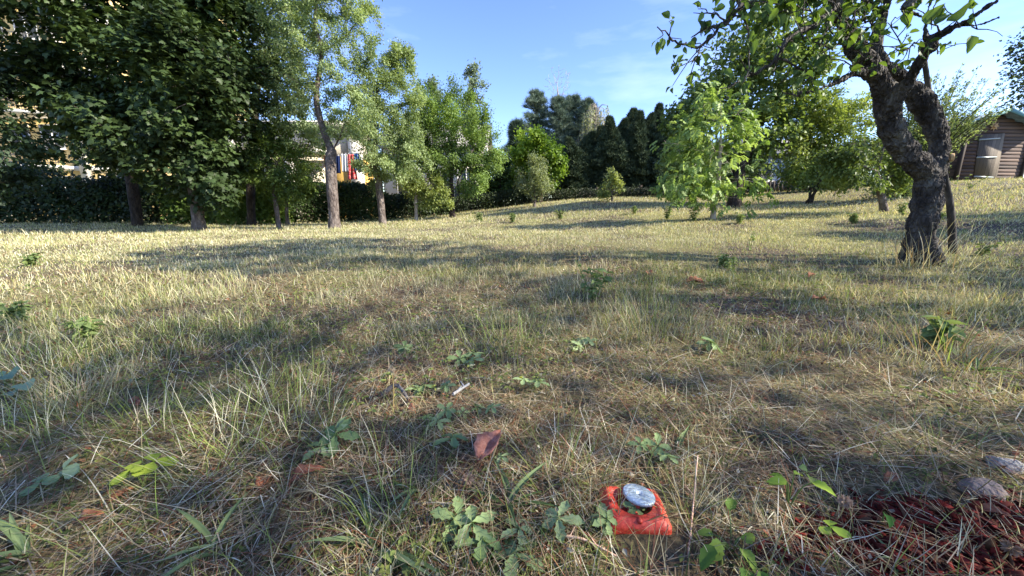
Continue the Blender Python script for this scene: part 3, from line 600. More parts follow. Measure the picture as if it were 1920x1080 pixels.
    build('twig', tw, M_BARK_APPLE, root, smooth=True)
    blobs = [((1.9, 3.0, 3.4), (1.2, 1.3, .75)), ((3.3, 3.2, 3.5), (1.3, 1.4, .8)), ((2.6, 4.1, 3.7), (1.3, .9, .7)), ((2.4, 2.2, 3.3), (1.1, .8, .7)), ((1.1, 2.5, 2.9), (.5, .6, .5)), ((2.9, 3.2, 3.9), (1.0, 1.0, .4)), blob(1590, -20, 130, 50, 3.3, .5), blob(1450, -15, 90, 38, 2.75, .35)]
    A = np.vstack([np.asarray(c) + norm(rng.normal(size=(m, 3))) * rng.random((m, 1)) ** .4 * np.asarray(r) for (c, r), m in zip(blobs, (150, 170, 110, 110, 40, 100, 90, 50))])
    nd = list(tops); par = [-1] * len(nd); nodes, par = colonize(nd, par, A, .12, .17, jit=.35)
    n = len(par); acc = np.zeros(n)
    for i in range(n - 1, -1, -1):
        acc[i] = max(acc[i], 1)
        if par[i] >= 0: acc[par[i]] += acc[i]
    rad = .004 * acc ** .42; rad = np.minimum(rad, .035); parts = []
    for s in range(len(tops)):
        pass
    ch = [[] for _ in range(n)]
    for i in range(n):
        if par[i] >= 0: ch[par[i]].append(i)
    stack = [(i, -1) for i in range(len(tops))]
    while stack:
        i, p = stack.pop(); c = [i] if p < 0 else [p, i]
        while ch[i]:
            b = max(ch[i], key=lambda q: rad[q]); stack += [(q, i) for q in ch[i] if q != b]; c.append(b); i = b
        if len(c) > 1:
            r = rad[c].copy(); r[0] = r[min(1, len(r) - 1)]; parts += tube(nodes[c], r, 6, cap=False)
    build('branch', parts, M_BARK_APPLE, root, smooth=True)
    # leaves
    pos, Y, sz = [], [], []
    for s, dens in shoots:
        k = rng.integers(2, 6) if rng.random() < .8 else 0
        if dens < .5: k = rng.integers(0, 2)
        for j in range(k):
            i = rng.integers(2, len(s)); d = norm(norm(s[-1] - s[0]) * .4 + rng.normal(0, .8, 3) + np.array([0, 0, -.45])); pos.append(s[i] + d * .012); Y.append(d); sz.append(rng.uniform(.036, .07))
    for x, y, D, dx, dy, l in ((1822, 66, 2.72, -.1, -1, .105), (1735, 45, 2.7, .45, .75, .12), (1752, 48, 2.68, .5, .6, .10), (1775, 40, 2.68, .8, .6, .12), (1695, 25, 2.66, .2, -.8, .09), (1725, 93, 2.8, .1, -.9, .08), (1580, 118, 2.9, -.4, -.8, .09), (1536, 105, 2.75, -.3, -.5, .10), (1504, 118, 2.72, .7, -.2, .09), (1358, 130, 2.62, .2, -.3, .08), (1405, 76, 2.5, .2, -.9, .09)):
        pos.append(P(x, y, D)); Y.append(norm(np.array([dx, -.25, dy]))); sz.append(l)
    pos = np.array(pos); Y = np.array(Y); sz = np.array(sz); m = len(pos)
    e = np.where(acc[len(tops):] <= 3)[0] + len(tops); k = 7500; q = e[rng.integers(0, len(e), k)]; pos2 = nodes[q] + rng.normal(0, .06, (k, 3)); Y2 = norm(rng.normal(0, 1, (k, 3)) - np.array([0, 0, .4])); s2 = rng.uniform(.05, .09, k)
    def leaves(pos, Y, s, tpl):
        n = len(pos); Z = np.array([0, 0, .9]) + rng.normal(0, .55, (n, 3)); t = rng.random(n); col = lerpc(hexc('3c5430'), hexc('6c8846'), t) * rng.uniform(.8, 1.15, (n, 1))
        return inst(*tpl, pos, Y, Z, s, col)
    h = rng.random(m) < .5
    pet = []
    for a, d, s in zip(pos, Y, sz): pet += tube([a - d * s * .25, a], .0009, 3, col=np.array(hexc('7f9040')[:3]), cap=False)
    low = pos2[:, 2] < .35 + .5 * pos2[:, 1] * 1.15
    build('leaf', [leaves(pos[h], Y[h], sz[h], T_APPLE), leaves(pos[~h], Y[~h], sz[~h], T_APPLE2)] + pet, leaf_mat('apple_leaf', .33, .5, .3, (1.6, 1.5, .5)), root, smooth=True)
    build('crown', [leaves(pos2[low], Y2[low], s2[low], T_APPLE2), leaves(pos2[~low], Y2[~low], s2[~low] * 1.05, T_WIDE)], leaf_mat('apple_leaf', .33, .5, .3, (1.6, 1.5, .5)), root, smooth=True)
    # grey support stake behind the trunk, leaning on it
    b = base(1797, 465, 3.6); top = P(1739, 92, 3.5); st = thing('stake', b, 'dark weathered round support stake leaning behind the old apple tree', 'stake')
    p = spline([b - np.array([0, 0, .15]), P(1783, 400, 3.58), P(1774, 345, 3.57), P(1750, 225, 3.54), P(1731, 98, 3.5)], 24); build('pole', tube(p, np.linspace(.031, .017, 24), 12, jit=.06), noise_mat('stake_wood', [hexc('1d1a18'), hexc('38332f'), hexc('615c55')], 10, (1, 1, .12), .85, .5, 40), st, smooth=True)
    tie = p[18]; build('tie', tube([tie + np.array([math.cos(a) * .042, math.sin(a) * .042, .01 * math.sin(a * 2)]) for a in np.linspace(0, 6.283, 20)], .006, 6), plain('tie_cord', hexc('6b6250'), .8), st, smooth=True)
apple_main()

# ------------------------------------------------------------------ the other trees
TG = 'orchard trees on the meadow'
tree('plum_tree', 'grey green tree filling the gap between the maple and the tallest plum', 'tree', None, base(470, 412, 12.0), [P(470, 360, 12), P(475, 280, 12), P(480, 180, 12)], .12,
     [blob(500, 60, 60, 90, 12, 1.4), blob(540, 180, 50, 70, 12, 1.2), blob(490, 250, 50, 60, 12, 1.0), blob(550, 20, 50, 70, 12, 1.2), blob(520, -60, 80, 70, 12, 1.3), blob(580, 255, 38, 50, 12, .9)], 'dia', 26000, .085, hexc('5f714a'), hexc('93a478'), 130, nattr=520, step=.2, spread=.2, bark=M_BARK_DARK, voids=8)
maple_blobs = [blob(300, 60, 150, 150, 9.3, 2.0), blob(400, 210, 110, 130, 8.8, 1.8), blob(150, 170, 80, 90, 9.0, 1.5), blob(300, 250, 130, 90, 8.6, 1.8), blob(380, 320, 55, 45, 8.4, .8), blob(280, 305, 80, 35, 8.8, 1.0), blob(200, 300, 60, 30, 9.6, .8), blob(430, 350, 35, 25, 8.9, .5), blob(330, 355, 45, 20, 9.3, .6),
               blob(110, 60, 80, 70, 9.2, 1.3), blob(440, 60, 70, 110, 9.3, 1.5), blob(280, -120, 170, 120, 9.3, 2.0), blob(455, 180, 38, 110, 9.0, 1.0), blob(460, 40, 35, 90, 9.4, 1.0), blob(440, 300, 38, 50, 9.0, .7), blob(200, 30, 110, 90, 8.6, 1.5), blob(370, 120, 110, 100, 8.4, 1.5)]
tree('maple_tree', 'big dark green maple with dense low crown and pale trunk base, left of the meadow', 'tree', None, base(373, 430, 9.0), [P(370, 395, 9.0), P(362, 340, 9.05), P(350, 270, 9.1), P(330, 180, 9.2), P(310, 60, 9.3), P(300, -60, 9.3)], .125,
     maple_blobs, 'maple', 52000, .112, MG1, MG2, 101, nattr=1100, step=.2, bark=M_BARK_PLUM, leafmat=M_LEAF_TH, spread=.3, voids=10, up=1.2, droop=.5, thr=4)
tree('ash_tree', 'dark trunked broadleaf tree standing behind the maple in front of the left hedge', 'tree', None, base(256, 412, 11.2), [P(250, 360, 11.2), P(240, 290, 11.3), P(235, 200, 11.4)], .13,
     [blob(230, 240, 90, 70, 11.5, 1.5), blob(160, 200, 60, 60, 11.5, 1.2), blob(300, 180, 100, 100, 11.5, 1.5)], 'wide', 8000, .13, MG1, hexc('4a5f32'), 102, nattr=420, step=.24, bark=M_BARK_DARK, spread=.3)
tree('plum_tree', 'small leaning tree with thin trunk just right of the maple', 'tree', TG, base(523, 425, 9.6), [P(517, 380, 9.6), P(512, 345, 9.6), P(522, 310, 9.6), P(525, 280, 9.6)], .055,
     [blob(525, 285, 55, 50, 9.6, .7), blob(500, 330, 45, 28, 9.5, .6), blob(560, 320, 40, 40, 9.7, .6), blob(490, 260, 30, 40, 9.7, .5), blob(570, 265, 28, 40, 9.8, .5), blob(590, 335, 16, 30, 9.8, .3), blob(545, 360, 30, 22, 9.5, .4)], 'dia', 12000, .07, hexc('42582c'), hexc('76893f'), 103, nattr=330, step=.12, spread=.14, clumps=2.5)
tree('plum_tree', 'thin dark sapling trunk behind the small leaning tree, before the dark hedge', 'tree', TG, base(538, 415, 11.5), [P(537, 380, 11.5), P(540, 345, 11.5)], .05,
     [blob(550, 320, 35, 30, 11.6, .5), blob(575, 345, 28, 25, 11.4, .5)], 'dia', 2600, .08, hexc('42582c'), hexc('6d8040'), 104, nattr=130, step=.13, spread=.16)
tree('plum_tree', 'tallest plum tree with straight grey trunk forking in front of the laundry', 'tree', TG, base(626, 430, 9.0), [P(626, 400, 9.0), P(622, 350, 9.0), P(620, 300, 9.0), P(622, 284, 9.0)], .122,
     [blob(600, 60, 80, 90, 9.1, 1.2), blob(640, -30, 80, 80, 9.1, 1.3), blob(560, 150, 45, 75, 9.1, .9), blob(650, 150, 55, 65, 9.0, 1.0), blob(690, 210, 38, 50, 8.9, .7), blob(640, 230, 50, 35, 9.1, .8), blob(540, 60, 40, 70, 9.3, .8), blob(690, 40, 32, 45, 9, .6), blob(575, 220, 30, 30, 9, .5), blob(700, 130, 30, 30, 9, .6), blob(600, -40, 90, 60, 9.1, 1.2), blob(520, 130, 40, 90, 9.6, .7), blob(575, 90, 40, 60, 8.8, .6), blob(570, 180, 35, 45, 8.8, .5), blob(545, 230, 35, 40, 9.3, .6), blob(660, 80, 55, 60, 8.9, .9), blob(582, 285, 22, 28, 9.2, .4), blob(705, 245, 28, 40, 8.9, .5)],
     'dia', 48000, .056, LG1, LG2, 105, nattr=1300, step=.125, spread=.11, voids=26, clumps=2.2, flare=1.3,
     limbs=[[P(622, 284, 9), P(605, 240, 9.05), P(593, 180, 9.1), P(603, 100, 9.1), P(590, 40, 9.1), P(600, -20, 9.1)], [P(622, 288, 9), P(640, 250, 8.9), P(655, 205, 8.85), P(672, 160, 8.9), P(690, 110, 9)], [P(615, 265, 9.0), P(614, 230, 9.1), P(610, 170, 9.2)], [P(601, 90, 9.1), P(640, 75, 9.1), P(670, 40, 9.1), P(690, 10, 9.1)]])
tree('plum_tree', 'leaning grey trunked plum tree, next one right of the laundry', 'tree', TG, base(718, 419, 10.8), [P(714, 380, 10.8), P(709, 335, 10.8), P(700, 300, 10.8), P(705, 265, 10.8)], .098,
     [blob(715, 240, 50, 45, 10.9, .8), blob(745, 190, 45, 50, 11, .8), blob(745, 95, 25, 22, 11, .4), blob(722, 130, 22, 35, 11, .5), blob(700, 300, 35, 35, 10.6, .6), blob(760, 260, 40, 45, 10.9, .7), blob(780, 180, 20, 22, 11, .4), blob(690, 190, 30, 40, 10.8, .6), blob(742, 320, 35, 25, 10.5, .5), blob(740, 145, 35, 35, 11, .6), blob(770, 300, 40, 40, 10.9, .6), blob(680, 260, 30, 50, 10.9, .6), blob(708, 335, 20, 30, 11.2, .4)],
     'dia', 42000, .062, LG1, LG2, 106, nattr=900, step=.14, spread=.15, voids=12, clumps=2.2,
     limbs=[[P(705, 265, 10.8), P(702, 205, 10.9), P(712, 150, 11), P(722, 115, 11), P(750, 100, 11), P(768, 100, 11)], [P(704, 300, 10.8), P(740, 290, 10.7), P(752, 250, 10.8)]])
tree('plum_tree', 'low young tree with pale thin trunk and some yellow leaves', 'tree', TG, base(780, 405, 12.4), [P(780, 375, 12.4), P(782, 350, 12.4)], .055,
     [blob(785, 345, 40, 26, 12.4, .6), blob(815, 355, 32, 25, 12.4, .5), blob(755, 335, 25, 22, 12.4, .4), blob(830, 378, 22, 10, 12.2, .3)], 'dia', 6500, .08, hexc('66763f'), hexc('94a05c'), 107, nattr=260, step=.13, bark=M_BARK_PALE, spread=.15)
tree('plum_tree', 'broad bushy plum tree with a pair of dark stems, right end of the left row', 'tree', TG, base(848, 400, 12.8), [P(848, 370, 12.8), P(846, 340, 12.8), P(850, 290, 12.9)], .10,
     [blob(845, 215, 45, 45, 13, .9), blob(800, 250, 45, 60, 13, 1.0), blob(880, 230, 45, 60, 13, 1.0), blob(905, 300, 36, 45, 12.8, .8), blob(915, 245, 25, 35, 12.9, .6), blob(800, 180, 28, 28, 13, .5), blob(840, 290, 50, 40, 12.9, .9), blob(895, 345, 26, 20, 12.6, .5), blob(780, 300, 50, 45, 13, .9), blob(930, 290, 18, 40, 12.9, .5), blob(860, 170, 30, 25, 13.1, .6), blob(920, 205, 15, 20, 13, .4)],
     'dia', 46000, .072, hexc('586e38'), hexc('8fa85a'), 108, nattr=900, step=.16, spread=.18, voids=12, clumps=1.8, bark=M_BARK_DARK,
     limbs=[[P(849, 395, 12.8), P(862, 370, 12.7), P(858, 340, 12.7), P(880, 300, 12.7)]])
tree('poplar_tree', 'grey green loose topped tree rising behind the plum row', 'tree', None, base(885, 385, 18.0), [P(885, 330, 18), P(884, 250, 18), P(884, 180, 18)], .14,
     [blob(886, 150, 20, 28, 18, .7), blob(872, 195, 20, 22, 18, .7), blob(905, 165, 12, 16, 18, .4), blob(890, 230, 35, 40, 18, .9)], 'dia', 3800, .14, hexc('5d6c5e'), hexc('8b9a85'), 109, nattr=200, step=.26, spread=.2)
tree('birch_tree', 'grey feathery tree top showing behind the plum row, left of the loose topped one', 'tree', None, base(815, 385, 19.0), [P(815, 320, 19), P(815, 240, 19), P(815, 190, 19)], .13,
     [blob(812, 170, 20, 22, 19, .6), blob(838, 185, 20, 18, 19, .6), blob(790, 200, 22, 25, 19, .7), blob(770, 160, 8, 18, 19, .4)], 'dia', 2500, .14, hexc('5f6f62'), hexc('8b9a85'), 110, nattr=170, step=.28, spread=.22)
tree('linden_tree', 'round bright yellow green tree in front of the conifers', 'tree', None, base(1012, 382, 16.5), [P(1012, 355, 16.5), P(1010, 320, 16.5), P(1008, 280, 16.5)], .12,
     [blob(1005, 268, 40, 32, 16.5, 1.0), blob(1030, 290, 32, 40, 16.3, .9), blob(980, 285, 22, 30, 16.5, .7), blob(1048, 315, 20, 25, 16.3, .5), blob(1010, 330, 45, 30, 16.6, 1.0), blob(975, 320, 20, 30, 16.6, .5)],
     'wide', 14000, .12, hexc('4c6a26'), hexc('8ea63c'), 111, nattr=420, step=.22, spread=.22, voids=5, bark=M_BARK_DARK)
tree('hazel_tree', 'dense leafy hazel closing the gap behind the right end of the plum row', 'tree', None, base(938, 385, 17.0), [P(938, 360, 17), P(938, 330, 17)], .08,
     [blob(930, 325, 40, 40, 17, 1.0), blob(962, 330, 25, 38, 17, .7), blob(900, 345, 30, 30, 17, .8)], 'wide', 7000, .11, hexc('3a4f2a'), hexc('627a3c'), 131, nattr=220, step=.2, spread=.2, bark=M_BARK_DARK)
tree('pear_tree', 'small greyish olive tree with several thin stems before the bright round tree', 'tree', TG, base(1002, 388, 13.8), [P(1003, 370, 13.8), P(1001, 345, 13.8)], .06,
     [blob(1000, 330, 32, 35, 13.8, .6), blob(985, 345, 25, 22, 13.8, .5), blob(1020, 350, 22, 24, 13.8, .4), blob(1003, 300, 20, 20, 13.8, .4), blob(970, 335, 12, 18, 13.8, .3)], 'dia', 5000, .08, hexc('5f6b48'), hexc('919a70'), 112, nattr=200, step=.13, spread=.16,
     limbs=[[P(1003, 386, 13.8), P(996, 370, 13.75), P(985, 350, 13.7)], [P(1002, 384, 13.8), P(1010, 366, 13.8), P(1022, 350, 13.8)]])
tree('fruit_tree', 'smallest young fruit tree alone in front of the dark conifer row', 'tree', TG, base(1148, 390, 12.6), [P(1148, 375, 12.6), P(1147, 355, 12.6)], .035,
     [blob(1146, 345, 22, 22, 12.6, .4), blob(1130, 362, 14, 10, 12.6, .25), blob(1162, 348, 12, 14, 12.6, .25), blob(1146, 322, 8, 10, 12.6, .2)], 'dia', 1500, .085, hexc('6b7c42'), hexc('9fa868'), 113, nattr=90, step=.12, spread=.14)
tree('walnut_tree', 'young walnut tree with thin pale trunk and bright compound leaves', 'tree', None, base(1336, 414, 7.0), [P(1340, 380, 7.0), P(1346, 340, 7.0), P(1350, 290, 7.0), P(1352, 230, 7.05), P(1350, 180, 7.05)], .042,
     [blob(1345, 200, 40, 34, 7.05, .55), blob(1310, 235, 42, 38, 7.05, .5), blob(1380, 230, 42, 35, 7.05, .5), blob(1265, 265, 34, 20, 6.9, .3), blob(1330, 285, 60, 35, 7.0, .6), blob(1265, 345, 30, 28, 6.8, .35), blob(1300, 330, 38, 26, 6.9, .4), blob(1405, 270, 24, 24, 7.0, .3), blob(1425, 350, 20, 16, 6.8, .25), blob(1440, 368, 18, 8, 6.75, .2), blob(1380, 310, 30, 25, 6.9, .35), blob(1350, 165, 18, 14, 7, .2)],
     'walnut', 950, .17, WG1, WG2, 114, nattr=420, step=.10, bark=M_BARK_PALE, spread=.17, up=1.3, droop=.45, voids=16, tip=.003, clumps=3)
tree('walnut_tree', 'large mature walnut with thick dark trunk standing behind the young bright one', 'tree', None, base(1376, 392, 10.2), [P(1378, 360, 10.2), P(1384, 325, 10.2), P(1400, 290, 10.3), P(1405, 240, 10.4), P(1400, 180, 10.4)], .17,
     [blob(1400, 110, 75, 60, 10.6, 1.3), blob(1340, 180, 60, 60, 10.6, 1.2), blob(1290, 230, 45, 45, 10.6, 1.0), blob(1470, 150, 65, 60, 10.4, 1.3), blob(1440, 230, 60, 55, 10.4, 1.1), blob(1500, 80, 50, 40, 10.4, 1.0), blob(1300, 300, 60, 45, 10.6, 1.0), blob(1400, 300, 60, 35, 10.5, .9), blob(1430, 60, 70, 40, 10.5, 1)],
     'wide', 19000, .115, hexc('526636'), hexc('86985a'), 115, nattr=850, step=.19, bark=M_BARK_DARK, spread=.24, voids=12, clumps=1.6, leafmat=M_LEAF)
tree('cherry_tree', 'twin stemmed dark trunked tree with yellow green crown behind the forked apple', 'tree', None, base(1518, 384, 10.6), [P(1520, 350, 10.6), P(1524, 310, 10.6), P(1520, 270, 10.6)], .085,
     [blob(1520, 220, 60, 50, 10.7, 1.0), blob(1570, 220, 42, 42, 10.7, .8), blob(1490, 270, 40, 38, 10.5, .7), blob(1560, 280, 50, 35, 10.6, .8), blob(1500, 320, 40, 20, 10.4, .5), blob(1545, 180, 28, 22, 10.7, .5), blob(1590, 260, 30, 30, 10.7, .5), blob(1610, 215, 40, 40, 10.9, .7), blob(1640, 290, 35, 40, 10.9, .6), blob(1470, 320, 35, 25, 10.8, .5), blob(1590, 330, 35, 22, 10.8, .5)],
     'dia', 25000, .09, hexc('6e8240'), hexc('a2ae62'), 116, nattr=520, step=.16, bark=M_BARK_DARK, spread=.2, voids=9, clumps=2, limbs=[[P(1538, 378, 10.5), P(1536, 345, 10.5), P(1548, 310, 10.5), P(1560, 270, 10.6)]])
tree('apple_tree', 'low spreading old apple with pale split trunk and drooping crooked branches', 'tree', TG, base(1662, 403, 6.6), [P(1655, 378, 6.6), P(1648, 350, 6.6), P(1645, 322, 6.6)], .052,
     [blob(1600, 300, 42, 30, 6.6, .5), blob(1640, 270, 45, 28, 6.7, .5), blob(1580, 330, 30, 16, 6.5, .35), blob(1690, 330, 30, 34, 6.7, .4), blob(1680, 290, 30, 30, 6.8, .4), blob(1560, 290, 20, 14, 6.6, .3), blob(1620, 345, 26, 16, 6.4, .3)],
     'dia', 6000, .07, hexc('4b5c34'), hexc('7d8f50'), 117, nattr=360, step=.09, bark=M_BARK_PLUM, spread=.10, voids=10, jitter=.5, clumps=3,
     limbs=[[P(1645, 325, 6.6), P(1615, 310, 6.55), P(1590, 302, 6.5), P(1560, 290, 6.5)], [P(1646, 330, 6.6), P(1655, 285, 6.6), P(1665, 250, 6.7)], [P(1648, 340, 6.6), P(1690, 320, 6.7), P(1700, 300, 6.7)]])
def rod_tree():
    global rng
    rng = np.random.default_rng(118); foot = base(1693, 390, 9.5); root = thing('willow_tree', foot, 'pale shoot covered tree with fanned upright rods beside the wooden shed', 'tree'); hd = P(1712, 318, 9.6)
    parts = tube(spline([foot - [0, 0, .1], P(1698, 360, 9.5), hd], 10), np.linspace(.11, .08, 10), 10, cap=False); lp, ly = [], []
    for k in range(150):
        an = min(.60, rng.normal(.24, .42)) if k > 25 else rng.normal(-.5, .3); dp = rng.normal(0, .35); ln = rng.uniform(1.0, 2.55) * (1.0 if an > 0 else .75); d = norm(np.array([math.sin(an), dp * .6, math.cos(an)])); st = hd + np.array([rng.normal(.05, .2), rng.normal(0, .25), rng.uniform(-.35, .25)])
        ln = min(ln, (1.35 - (st[0] - hd[0])) / max(.05, d[0])) if d[0] > .05 else ln
        e = st + d * ln + np.array([.06 * math.sin(an) * ln, 0, -.05 * ln]); q = spline([hd if k % 3 == 0 else st, (st + e) / 2 + [0, 0, .12], e], 9); parts += tube(q, np.linspace(.012, .003, 9), 4, cap=False)
        m = 95; t = rng.random(m) ** .8 * 7.99; i = t.astype(int); u = (t - i)[:, None]; p = q[i] * (1 - u) + q[i + 1] * u; lp.append(p + rng.normal(0, .035, (m, 3))); ly.append(norm(q[i + 1] - q[i]) * .8 + rng.normal(0, .5, (m, 3)))
    for k in range(40):
        e = hd + np.array([rng.uniform(-.6, .55), rng.uniform(-.5, .5), rng.uniform(-.8, -.1)]); q = spline([hd, (hd + e) / 2 + [0, 0, .15], e], 6); parts += tube(q, np.linspace(.012, .004, 6), 4, cap=False); lp.append(e + rng.normal(0, .12, (90, 3))); ly.append(rng.normal(0, 1, (90, 3)))
    lp = np.vstack(lp); ly = np.vstack(ly); n = len(lp); build('trunk', parts, M_BARK_DARK, root, smooth=True)
    build('crown', [inst(*T_DIA, lp, ly, rng.normal(0, .6, (n, 3)) + [0, 0, .6], rng.uniform(.04, .075, n), lerpc(hexc('5e7040'), hexc('9ba877'), rng.random(n)))], M_LEAF, root)
rod_tree()
tree('plum_tree', 'dark leaved tree reaching in over the roof of the shed from the right edge', 'tree', None, np.array([12.6, 8.2, float(H(12.6, 8.2))]), [(12.5, 8.2, 2.4), (12.4, 8.2, 3.6)], .11,
     [blob(1955, 140, 40, 55, 8.2, .6), blob(1922, 160, 12, 30, 8.2, .25), blob(1990, 60, 60, 50, 8.2, .8)], 'wide', 4200, .07, hexc('3a4634'), hexc('5c6b4c'), 119, nattr=420, step=.16, bark=M_BARK_DARK, spread=.15)
tree('lilac_shrub', 'dark leafy shrub at the far left edge in front of the apartment block', 'shrub', None, np.array([-11.2, 8.0, 0]), [(-11.1, 8.0, 1.0), (-11.0, 8, 2.2), (-10.9, 8, 3.2)], .09,
     [blob(0, 190, 32, 70, 8.0, .6), blob(-40, 120, 60, 90, 8.0, 1.0), blob(10, 270, 35, 40, 8.0, .6), blob(-20, 340, 50, 40, 8, .8), blob(45, 250, 40, 30, 8.3, .5), blob(90, 285, 30, 22, 8.4, .4)], 'wide', 7000, .10, hexc('2c3b2c'), hexc('4b5f42'), 120, nattr=320, step=.18, bark=M_BARK_DARK, spread=.2)
# trees that stand beside and behind the viewer and throw the foreground shade
tree('apple_tree', 'broad apple tree just outside the frame on the right, shading the foreground', 'tree', None, np.array([6.9, .2, float(H(6.9, .2))]), [(6.9, .2, .9), (6.8, .3, 1.7)], .13,
     [((6.8, .3, 3.1), (1.9, 1.7, 1.2)), ((5.6, -.4, 2.7), (1.2, 1.4, .9)), ((7.8, 1.6, 3.0), (1.3, 1.2, .9)), ((5.9, 2.5, 3.3), (1.0, .8, .6))], 'wide', 6000, .085, hexc('44602f'), hexc('6f8c42'), 121, nattr=420, step=.2, bark=M_BARK_APPLE, spread=.2, voids=9)
tree('plum_tree', 'tall wide plum tree close behind the viewer, throwing the dappled foreground shade', 'tree', None, np.array([4.4, -1.9, float(H(4.4, -1.9))]), [(4.4, -1.9, 1.2), (4.2, -1.5, 2.3)], .13,
     [((3.7, -.25, 3.5), (1.6, 1.0, .7)), ((4.5, -.5, 4.1), (1.5, 1.0, .7)), ((2.2, -.5, 3.2), (1.0, .8, .6)), ((5.3, 1.0, 3.4), (1.2, .9, .6)), ((5.4, -1.2, 3.5), (1.2, 1.0, .8))], 'wide', 4200, .08, hexc('44602f'), hexc('6f8c42'), 124, nattr=520, step=.2, bark=M_BARK_PLUM, spread=.2, voids=14)
tree('plum_tree', 'plum tree outside the frame behind the viewer to the right', 'tree', None, np.array([8.4, -3.0, float(H(8.4, -3.))]), [(8.4, -3, 1.2), (8.4, -3, 2.4)], .12,
     [((8.3, -3, 3.6), (1.9, 1.8, 1.4)), ((7.0, -2.6, 2.8), (1.2, 1.3, .9))], 'wide', 7000, .1, hexc('44602f'), hexc('6f8c42'), 122, nattr=360, step=.22, bark=M_BARK_PLUM, spread=.2, voids=7)
tree('plum_tree', 'plum tree outside the frame to the right of the old forked apple', 'tree', None, np.array([11.5, 3.2, float(H(11.5, 3.2))]), [(11.5, 3.2, 1.6), (11.5, 3.2, 2.6)], .12,
     [((11.4, 3.2, 3.7), (1.6, 1.3, 1.2)), ((10.2, 3.0, 3.2), (1.1, 1.0, .8))], 'wide', 7500, .1, hexc('44602f'), hexc('6f8c42'), 123, nattr=340, step=.22, bark=M_BARK_PLUM, spread=.2, voids=8)

# ------------------------------------------------------------------ conifers and far trees
def cone_tree(name, label, cat, group, foot, top_z, r, n, seed, kind, size, c1, c2, power=1.0, zlow=.0, bark=M_BARK_DARK, lm=None, ragged=.25):
    global rng
    rng = np.random.default_rng(seed); foot = np.asarray(foot, float); root = thing(name, foot, label, cat, group); h = top_z - foot[2]
    parts = tube([foot - [0, 0, .1], foot + [0, 0, h * .5], foot + [0, 0, h * .98]], [r * .10 + .03, r * .06 + .02, .01], 7, cap=False)
    t = zlow + (1 - zlow) * rng.random(n) ** 1.05; a = rng.uniform(0, 6.283, n)
    if kind == 'needle':        # whorls of branches with needle clumps
        lv = rng.integers(0, 15, n); br_ = rng.integers(0, 8, n); hsh = _hash(lv * 3.1, br_ * 7.7, seed); tb = zlow + (1 - zlow) * (lv + .6 * hsh) / 15; a = br_ * .785 + lv * .5 + hsh + rng.normal(0, .16, n); u = rng.random(n) ** .6
        ln = r * ((1 - tb) ** power) * (.45 + .75 * hsh) + .12; t = tb + (.10 + .35 * u * u) * ln / h + rng.normal(0, .006, n); pos = foot + np.stack([np.cos(a) * ln * u, np.sin(a) * ln * u, t * h], -1)
        lead = rng.random(n) < .03; pos[lead] = foot + np.c_[np.zeros((lead.sum(), 2)), h * rng.uniform(.88, 1.0, lead.sum())]
    else:
        tier = np.floor(t * h * 4.2 + a * .9 + seed); lump = .42 + ragged * 2.6 * _hash(tier, np.floor(a * 1.9 + tier * .7), seed); prof = r * np.minimum(1, ((1 - t) / .50)) ** power * lump + .03
        q = np.sqrt(rng.uniform(.25, 1, n)); bend = np.clip(t - .8, 0, 1) * (_hash(seed, 1, 1) - .5) * 3.2; pos = foot + np.stack([np.cos(a) * prof * q + bend, np.sin(a) * prof * q, t * h], -1)
    Y = norm(np.stack([np.cos(a) * .6, np.sin(a) * .6, np.full(n, .65)], -1) + rng.normal(0, .3, (n, 3))); Z = rng.normal(0, 1, (n, 3))
    for k in range(26):
        tt = zlow + (1 - zlow) * rng.random() * .9; aa = rng.uniform(0, 6.28); d = np.array([math.cos(aa), math.sin(aa), .35]); rr = r * (1 - tt) ** power * .7
        parts += tube([foot + [0, 0, tt * h], foot + [0, 0, tt * h] + d * rr], [.018, .006], 4, cap=False)
    build('trunk', parts, bark, root, smooth=True)
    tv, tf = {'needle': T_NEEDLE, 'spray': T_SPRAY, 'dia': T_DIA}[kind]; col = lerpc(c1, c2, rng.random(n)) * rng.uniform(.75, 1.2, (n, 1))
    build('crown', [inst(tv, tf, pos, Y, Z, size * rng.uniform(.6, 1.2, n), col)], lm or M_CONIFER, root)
TH1, TH2 = hexc('33402f'), hexc('5e6b4e')
names = ['leftmost tall dark thuja beside the round bright tree', 'second dark thuja from the left in the conifer row', 'third dark thuja from the left, partly below the weeping birch', 'fourth dark thuja, beneath the weeping birch strands', 'fifth dark thuja, right of the weeping birch', 'sixth dark thuja, in the row before the gap of sky',
         'seventh dark thuja with a bent slender tip', 'eighth dark thuja, slimmer spire in the conifer row', 'ninth dark thuja, tallest spire in the right part of the row', 'tenth dark thuja, left of the walnut foliage', 'eleventh dark thuja, half hidden by walnut foliage', 'rightmost dark thuja almost behind the walnuts']
for i, (px, py) in enumerate([(1068, 262), (1092, 250), (1115, 240), (1134, 222), (1150, 226), (1166, 206), (1180, 212), (1196, 216), (1214, 198), (1234, 214), (1256, 206), (1280, 210)]):
    b = on_ground(px, 18.2 + .5 * (i % 3)); cone_tree('thuja_tree', names[i], 'conifer', 'dark thujas in a tight row', b, P(px, py, b[1])[2], .56 + .12 * (i % 2), 8000, 300 + i, 'spray', .19, TH1, TH2, power=.9, ragged=.36)
pn = ['tall pine behind the round bright tree, leftmost of the pines', 'second pine from the left behind the round tree', 'third pine with dense dark tip, below the bare tree', 'rightmost pine, beside the weeping birch']
